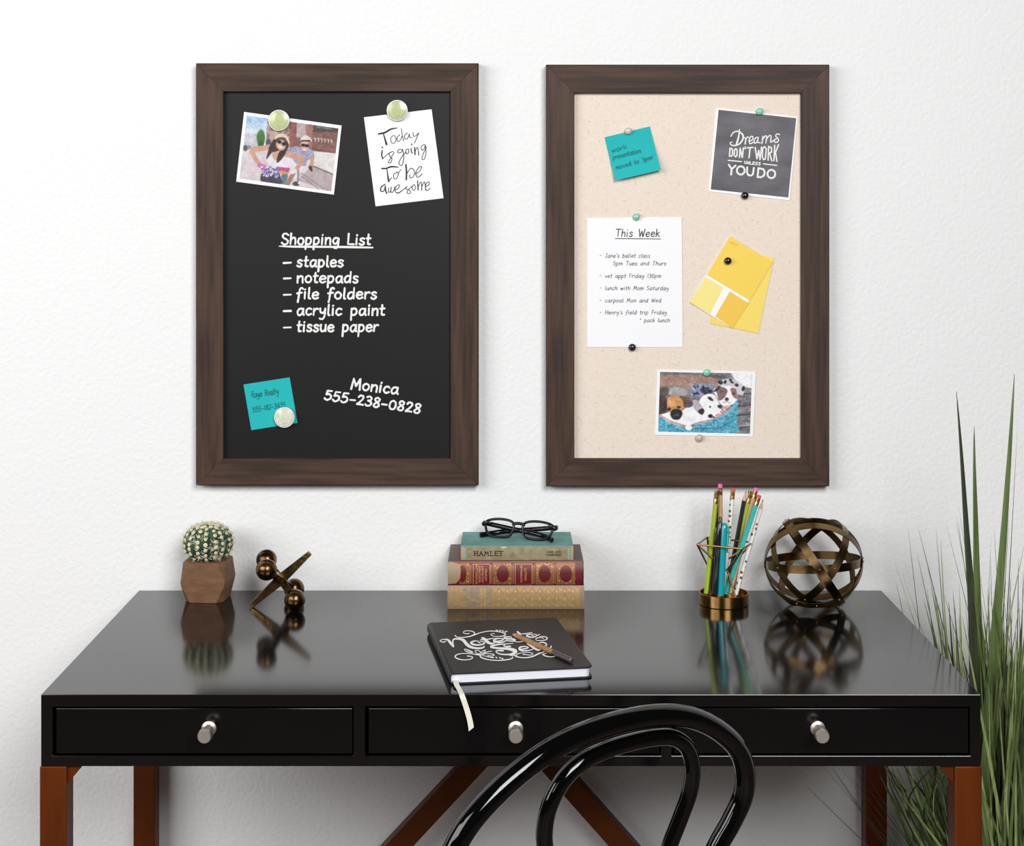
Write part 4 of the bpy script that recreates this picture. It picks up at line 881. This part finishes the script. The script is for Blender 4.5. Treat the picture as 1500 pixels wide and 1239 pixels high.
# pencils: (photo top, photo bottom, depth offsets bottom/top from the tray centre)
PM = {'lime': mat('lime_lacquer', (164, 190, 38), .35), 'black': mat('black_lacquered_pencil', (34, 32, 36), .35), 'wood': mat('natural_pencil_wood', (220, 180, 142), .5, rgb2=(202, 160, 122), nscale=(90, 90, 20)),
      'teal': mat('teal_lacquer', (42, 190, 182), .35)}
dots = bpy.data.materials.new('white_with_gold_dots'); dots.use_nodes = True; nt = dots.node_tree; p = nt.nodes['Principled BSDF']; p.inputs['Roughness'].default_value = .35
tc = nt.nodes.new('ShaderNodeTexCoord'); vo = nt.nodes.new('ShaderNodeTexVoronoi'); vo.inputs['Scale'].default_value = 120; vo.inputs['Randomness'].default_value = .25
cr_ = nt.nodes.new('ShaderNodeValToRGB'); cr_.color_ramp.interpolation = 'CONSTANT'; cr_.color_ramp.elements[0].color = (*lin((120, 92, 40)), 1); cr_.color_ramp.elements[1].position = .3; cr_.color_ramp.elements[1].color = (*lin((246, 244, 236)), 1)
nt.links.new(tc.outputs['Object'], vo.inputs['Vector']); nt.links.new(vo.outputs['Distance'], cr_.inputs[0]); nt.links.new(cr_.outputs[0], p.inputs['Base Color'])
PM['dots'] = dots
M_fer = mat('gold_ferrule', (240, 214, 150), .3, 1, rgb2=(150, 118, 70), nscale=(260, 260, 260))
ER = {'pink': mat('pink_eraser', (232, 116, 190), .8), 'coral': mat('coral_eraser', (226, 88, 104), .8)}
M_tipw = mat('sharpened_pencil_wood', (222, 188, 156), .7)
M_lead = mat('pencil_lead', (60, 58, 60), .4)
def pencil(top, bot, db, dt, kind, end, label, r=.0037):
    b0 = at(bot[0], bot[1], hc.y+db); b0.z = max(b0.z, ZT+.0024); t0 = at(top[0], top[1], hc.y+dt); d_ = (t0-b0).normalized(); L_ = (t0-b0).length
    o_ = thing('pencil', label, 'pencil', b0, 'pencils and pens in the brass holder')
    P_ = lambda t_: b0+d_*t_
    if end in ER:
        MB().tube([b0, P_(L_-.017)], r, 6).build('pencil_body', PM[kind], o_, smooth=20)
        MB().tube([P_(L_-.017), P_(L_-.013), P_(L_-.0115), P_(L_-.010), P_(L_-.0055)], [r*1.02, r*1.02, r*.94, r*1.02, r*1.02], 16).build('ferrule', M_fer, o_)
        MB().tube([P_(L_-.0056), P_(L_-.001), P_(L_)], [r*.96, r*.96, r*.75], 16).build('eraser', ER[end], o_)
    elif end == 'ferrule':
        MB().tube([b0, P_(L_-.020)], r, 6).build('pencil_body', PM[kind], o_, smooth=20)
        MB().tube([P_(L_-.020), P_(L_-.013), P_(L_-.0115), P_(L_-.010), P_(L_)], [r*1.02, r*1.02, r*.92, r*1.02, r*1.02], 16).build('ferrule', M_fer, o_)
    else:
        MB().tube([b0, P_(L_-.016)], r, 6).build('pencil_body', PM[kind], o_, smooth=20)
        MB().tube([P_(L_-.016), P_(L_-.004)], [r, r*.3], 12).build('sharpened_tip', M_tipw, o_); MB().tube([P_(L_-.004), P_(L_)], [r*.3, .0002], 10).build('lead', M_lead, o_)
pencil((1050, 719), (1034.5, 869), -.006, .002, 'lime', 'ferrule', 'lime green pencil at the left of the holder')
pencil((1052, 723), (1043, 866), .010, .014, 'black', 'ferrule', 'black pencil with a brass end half hidden beside the left lime pencil')
pencil((1055, 709), (1056, 866), .018, .004, 'wood', 'pink', 'natural wood pencil with a pink eraser, tallest in the holder')
pencil((1074, 715), (1060, 865), .012, .016, 'dots', 'coral', 'white dotted pencil with a coral eraser at the holder centre')
pencil((1093, 718.5), (1066, 863), .024, .028, 'black', 'tip', 'black pencil with its sharpened point up')
pencil((1099.5, 719), (1073, 865), .016, .020, 'lime', 'ferrule', 'lime green pencil leaning right beside the sharpened black one')
pencil((1108, 714.5), (1070, 868), .003, .012, 'wood', 'pink', 'natural wood pencil with a pink eraser leaning right')
pencil((1112.5, 725), (1063, 870), -.010, -.002, 'teal', 'coral', 'teal pencil with a coral eraser leaning right')
pencil((1118, 731), (1077.5, 871), -.008, .010, 'dots', 'tip', 'white dotted pencil at the far right of the holder')
def pen(top, bot, db, dt, m, label, r, black):
    b0 = at(bot[0], bot[1], hc.y+db); b0.z = max(b0.z, ZT+.0024); t0 = at(top[0], top[1], hc.y+dt); d_ = (t0-b0).normalized(); L_ = (t0-b0).length
    o_ = thing('pen', label, 'pen', b0, 'pencils and pens in the brass holder'); P_ = lambda t_: b0+d_*t_
    if black:
        MB().tube([b0, P_(L_*.45), P_(L_*.455), P_(L_-.022), P_(L_-.012), P_(L_-.008)], [r*.92, r*.92, r, r, r*.75, r*.5], 20).build('barrel', m, o_)
        MB().tube([P_(L_-.009), P_(L_-.001), P_(L_)], [.0022, .0022, .0014], 12).build('push_button', m, o_)
    else:
        MB().tube([b0, P_(L_*.6)], r*.93, 20).build('barrel', m, o_)
        MB().tube([P_(L_*.6), P_(L_-.010), P_(L_-.004), P_(L_-.001), P_(L_)], [r, r, r*.9, r*.6, r*.2], 20).build('cap', m, o_)
    sd = Vector((1, -.3, 0)) if not black else Vector((-1, -.5, 0)); sd = (sd-d_*sd.dot(d_)).normalized()
    MB().tube([P_(L_-.008 if not black else L_-.018), P_(L_-.007 if not black else L_-.017)+sd*(r+.0014), P_(L_-.014 if not black else L_-.03)+sd*(r+.0022), P_(L_-.046)+sd*(r+.0012)], .0012, 8).build('clip', m, o_)
pen((1055.5, 757), (1047, 870), -.022, -.010, mat('black_pen_plastic', (30, 28, 32), .18, coat=.4), 'glossy black click pen in the brass holder', .0052, True)
pen((1061.5, 765.5), (1056.2, 872), -.026, -.012, mat('teal_pen_plastic', (22, 160, 168), .15, coat=.5), 'teal capped pen in the brass holder', .0054, False)

# ------------------------------------------------------------------ banded orb
rv, uv, tv = view_basis(1192, 824)
RO = .0742; oc_ = at(1191.5, 824, -.112)
rings = [((-.06, .985, .15), 0.0), ((.05, -.68, .73), .0012), ((.82, .57, -.02), .0024), ((.746, -.518, -.423), .0006), ((.552, .452, .694), -.0006), ((-.1, .50, .86), .0018)]
RN = [(VB(*n_).normalized(), e) for n_, e in rings]; bw = .0063
low = 9
ringdata = []
for n_, e in RN:
    n_ = n_.normalized(); u_ = n_.orthogonal().normalized(); v_ = n_.cross(u_); ringdata.append((n_, u_, v_, RO+e))
for n_, u_, v_, R_ in ringdata:
    for k in range(96):
        for sg in (-1, 1): low = min(low, (u_*math.cos(k*PI/48)*R_+v_*math.sin(k*PI/48)*R_+n_*sg*bw).z)
oc_.z = ZT-low
orb = thing('decorative_orb', 'openwork bronze ball of riveted metal bands', 'ornament', (oc_.x, oc_.y, ZT))
for n_, u_, v_, R_ in ringdata:
    N_ = 96; vs = []
    for k in range(N_):
        t_ = 2*PI*k/N_; rd = u_*math.cos(t_)+v_*math.sin(t_)
        vs += [oc_+rd*R_-n_*bw, oc_+rd*R_+n_*bw, oc_+rd*(R_-.0011)+n_*bw, oc_+rd*(R_-.0011)-n_*bw]
    fs = [(k*4+j, k*4+(j+1) % 4, ((k+1) % N_)*4+(j+1) % 4, ((k+1) % N_)*4+j) for k in range(N_) for j in range(4)]
    MB().add(vs, fs).build('band', mat('brushed_bronze', (136, 110, 72), .3, 1, rgb2=(84, 67, 46), nscale=(25, 25, 25), aniso=tuple(n_)), orb, smooth=50)
for i in range(6):
    for j in range(i+1, 6):
        d_ = ringdata[i][0].cross(ringdata[j][0]).normalized()
        for sg in (-1, 1): MB().sphere(oc_+d_*sg*(max(ringdata[i][3], ringdata[j][3])+.0002), .0016, 10, 6).build('rivet', M_wire, orb)

# ------------------------------------------------------------------ bentwood chair
th, ph = math.radians(36), math.radians(12.5)
cu = Vector((math.cos(th), math.sin(th), 0)); cn = Vector((-math.sin(th), math.cos(th), 0)); cw = Vector((0, 0, math.cos(ph)))-cn*math.sin(ph); cnn = cu.cross(cw)
c0 = Vector((.15, -.95, .8))+cu*(-.0505)
CP = lambda u_, w_, n_=0: c0+cu*u_+cw*w_+cnn*n_
seat_c = CP(0, -.36)+cn*.185; seat_c.z = .452
ch = thing('bentwood_chair', 'glossy black bentwood chair with a double hoop back before the desk', 'chair', (seat_c.x, seat_c.y, 0))
def hoop(half, r_, name, n_off, us=0):
    P = [(-x, y) for x, y in half[:0:-1]]+half
    P = smooth_path([(u_+us, w_) for u_, w_ in P], 6)
    MB().tube([CP(u_, w_, n_off) for u_, w_ in P], r_, 20).build(name, M_chair, ch, smooth=80)
hoop([(0, .061), (.054, .057), (.100, .0445), (.142, .022), (.177, -.007), (.1955, -.038), (.199, -.069), (.1875, -.098), (.171, -.126), (.160, -.16), (.156, -.22), (.158, -.30), (.160, -.365)], .0116, 'outer_hoop', 0)
hoop([(0, .034), (.036, .032), (.063, .0255), (.085, .009), (.0975, -.017), (.0985, -.046), (.090, -.077), (.080, -.110), (.072, -.16), (.070, -.24), (.074, -.345)], .0088, 'inner_hoop', 0, .016)
MB().lathe([(.001, -.012), (.18, -.012), (.198, -.008), (.205, .004), (.203, .014), (.185, .018), (.16, .012), (.001, .008)], seat_c, n=56).build('seat', M_chair, ch, smooth=50)
for ang, rr_ in ((45, .16), (135, .16), (225, .17), (315, .17)):
    dd = cu*math.cos(math.radians(ang))+cn*math.sin(math.radians(ang))
    MB().tube([seat_c+dd*rr_+Vector((0, 0, -.005)), seat_c+dd*(rr_+.02)+Vector((0, 0, -.2)), seat_c+dd*(rr_+.055)+Vector((0, 0, -.452))], [.017, .015, .012], 16).build('leg', M_chair, ch, smooth=60)
MB().tube([seat_c+(cu*math.cos(t_)+cn*math.sin(t_))*.165+Vector((0, 0, -.17)) for t_ in np.linspace(0, 2*PI, 40)[:-1]], .009, 12, closed=True).build('leg_ring', M_chair, ch, smooth=60)

# ------------------------------------------------------------------ tall grass plant
M_bl = [mat('blade_green', (112, 130, 74), .55, rgb2=(78, 98, 50), nscale=(200, 200, 8)), mat('blade_dark', (64, 70, 46), .55, rgb2=(46, 50, 36), nscale=(200, 200, 8)), mat('blade_light', (172, 182, 122), .55, rgb2=(128, 146, 84), nscale=(200, 200, 8))]
PB = Vector((.735, -.27, 0))
gp = thing('grass_plant', 'tall artificial grass plant standing right of the desk', 'plant', PB)
MB().lathe([(.075, 0), (.09, .004), (.105, .20), (.112, .205), (.112, .222), (.10, .222), (.097, .205), (.001, .20)], PB, n=40).build('pot', mat('dark_plant_pot', (52, 48, 46), .5), gp)
MB().lathe([(.096, .0), (.001, .012)], PB+Vector((0, 0, .203)), n=30).build('moss', mat('dry_moss', (74, 70, 46), .95, bump=.8, bscale=90), gp)
def blade(mb, P, wmax, tw=0, seg=14, full=False):
    Q = [Vector(p_) for p_ in smooth_path([tuple(p_) for p_ in P], 6)]; k = len(Q); rows = []
    for i, p_ in enumerate(Q):
        t_ = i/(k-1); tan = (Q[min(k-1, i+1)]-Q[max(0, i-1)]).normalized()
        e = Matrix.Rotation(tw*t_, 3, tan) @ Vector((1, .12, 0)); e = (e-tan*e.dot(tan)).normalized(); f_ = e.cross(tan)
        w_ = wmax*(.55+.45*min(1, t_*4))*max(.03, (1-t_)**.62 if not full else (1-t_)**.8)
        rows.append([p_-e*w_/2, p_+f_*w_*.16, p_+e*w_/2])
    mb.grid(rows)
def safe(p_):
    p_ = Vector(p_)
    if p_.y > -.60 and .60 < p_.z < .80 and p_.x < .617: p_.x = .617
    if p_.y > -.004: p_.y = -.004
    return p_
def pxb(px, py, Y): return at(px, py, Y)
for pts_, wd, mi, tw in (
    ([(1431, 1260), (1428, 1080), (1424, 900), (1416, 780), (1408, 660), (1401, 573)], .0225, 1, .3),
    ([(1440, 1260), (1437, 1080), (1432, 900), (1429.5, 780), (1427.5, 690), (1427, 624)], .021, 0, .1),
    ([(1440, 1280), (1449, 1080), (1459, 920), (1469, 800), (1479, 660), (1486, 548)], .025, 0, -.2),
    ([(1452, 1260), (1458, 1100), (1462, 1000), (1461, 930), (1460, 888)], .009, 2, .2),
    ([(1448, 1260), (1452, 1150), (1466, 1010), (1480, 900), (1500, 800)], .010, 2, .2),
    ([(1442, 1290), (1446, 1150), (1446, 1060)], .010, 2, .1),
    ([(1420, 1280), (1402, 1180), (1386, 1080), (1372, 960), (1364, 860)], .010, 0, .2),
    ([(1425, 1280), (1412, 1180), (1396, 1040), (1384, 900), (1378, 790)], .008, 2, .2),
    ([(1470, 1280), (1485, 1180), (1500, 1080), (1515, 960)], .014, 0, .2),
    ([(1415, 1300), (1385, 1220), (1366, 1130), (1352, 1040)], .012, 0, .1),
    ([(1405, 1310), (1372, 1240), (1345, 1170), (1330, 1110)], .011, 2, .1),
    ([(1400, 1320), (1355, 1240), (1320, 1160), (1305, 1120)], .008, 1, .1),
    ([(1480, 1290), (1478, 1200), (1468, 1100), (1455, 1000)], .012, 1, .2)):
    Yt = -.30+random.uniform(-.06, .06); mb = MB()
    P = [PB+Vector((random.uniform(-.04, .04), random.uniform(-.04, .04), .205))]
    for i, (a_, c_) in enumerate(pts_): P.append(safe(at(a_, c_, Yt)))
    blade(mb, P, wd, tw, full=True); mb.build('broad_blade', M_bl[mi], gp, smooth=60)
fol = [MB(), MB(), MB()]
def thin(tip, wd, mi, bow=.3):
    b0 = PB+Vector((random.gauss(0, .035), random.gauss(0, .035), .205)); tip = Vector(tip)
    mid = b0.lerp(tip, .5)+Vector(((b0.x-tip.x)*-bow*.25, 0, (tip.z-b0.z)*.06)); m2 = b0.lerp(tip, .78)+Vector(((b0.x-tip.x)*-bow*.15, 0, (tip.z-b0.z)*.03))
    # keep the blade outside the desk side
    q1 = b0.lerp(mid, .5)
    blade(fol[mi], [safe(b0), safe(q1), safe(mid), safe(m2), safe(tip)], wd, random.uniform(-.8, .8))
for px_, py_ in ((1330, 772), (1345, 773), (1371, 773), (1385, 764), (1399, 755), (1404, 741), (1402, 756), (1343, 808), (1355, 810), (1362, 836), (1456, 771), (1452, 780), (1490, 632), (1478, 757), (1306, 828), (1318, 829), (1300, 850), (1380, 862), (1376, 882), (1492, 818), (1437, 840), (1451, 816), (1469, 866), (1500, 840)):
    Yt = random.uniform(-.30, -.06) if px_ > 1350 else -.045
    p_ = at(px_, py_, Yt); p_.x = max(p_.x, .622); thin(p_, random.uniform(.0026, .0042), random.choice([0, 0, 1, 1, 2]), .1)
for i in range(300):
    Yt = random.uniform(-.42, -.06); px_ = random.choice([random.uniform(1335, 1440), random.uniform(1430, 1530), random.uniform(1430, 1580), random.uniform(1440, 1520)]); py_ = random.choice([random.uniform(830, 1000), random.uniform(900, 1150)])
    p_ = at(px_, py_, Yt); p_.x = max(p_.x, .625); thin(p_, random.uniform(.0035, .0090), random.choice([0, 0, 0, 1, 2, 2]), random.uniform(0, .4))
for px_, py_ in ((1178, 1148), (1204, 1121), (1222, 1130), (1236, 1122), (1250, 1124), (1215, 1118), (1226, 1115), (1262, 1122), (1282, 1128), (1290, 1118), (1242, 1135)):
    Yt = random.uniform(-.2, -.1); p_ = at(px_, py_, Yt); p_.z = min(p_.z, .64); thin(p_, random.uniform(.0016, .0026), 1, .1)
for i in range(70):
    Yt = random.uniform(-.40, -.08); p_ = at(random.uniform(1275, 1400), random.uniform(1085, 1150), Yt); p_.z = min(p_.z, .65); thin(p_, random.uniform(.0045, .0095), random.choice([0, 0, 0, 1, 1, 2]), .15)
for m_, f_ in zip(M_bl, fol): f_.build('thin_foliage', m_, gp, smooth=60, kind='stuff')
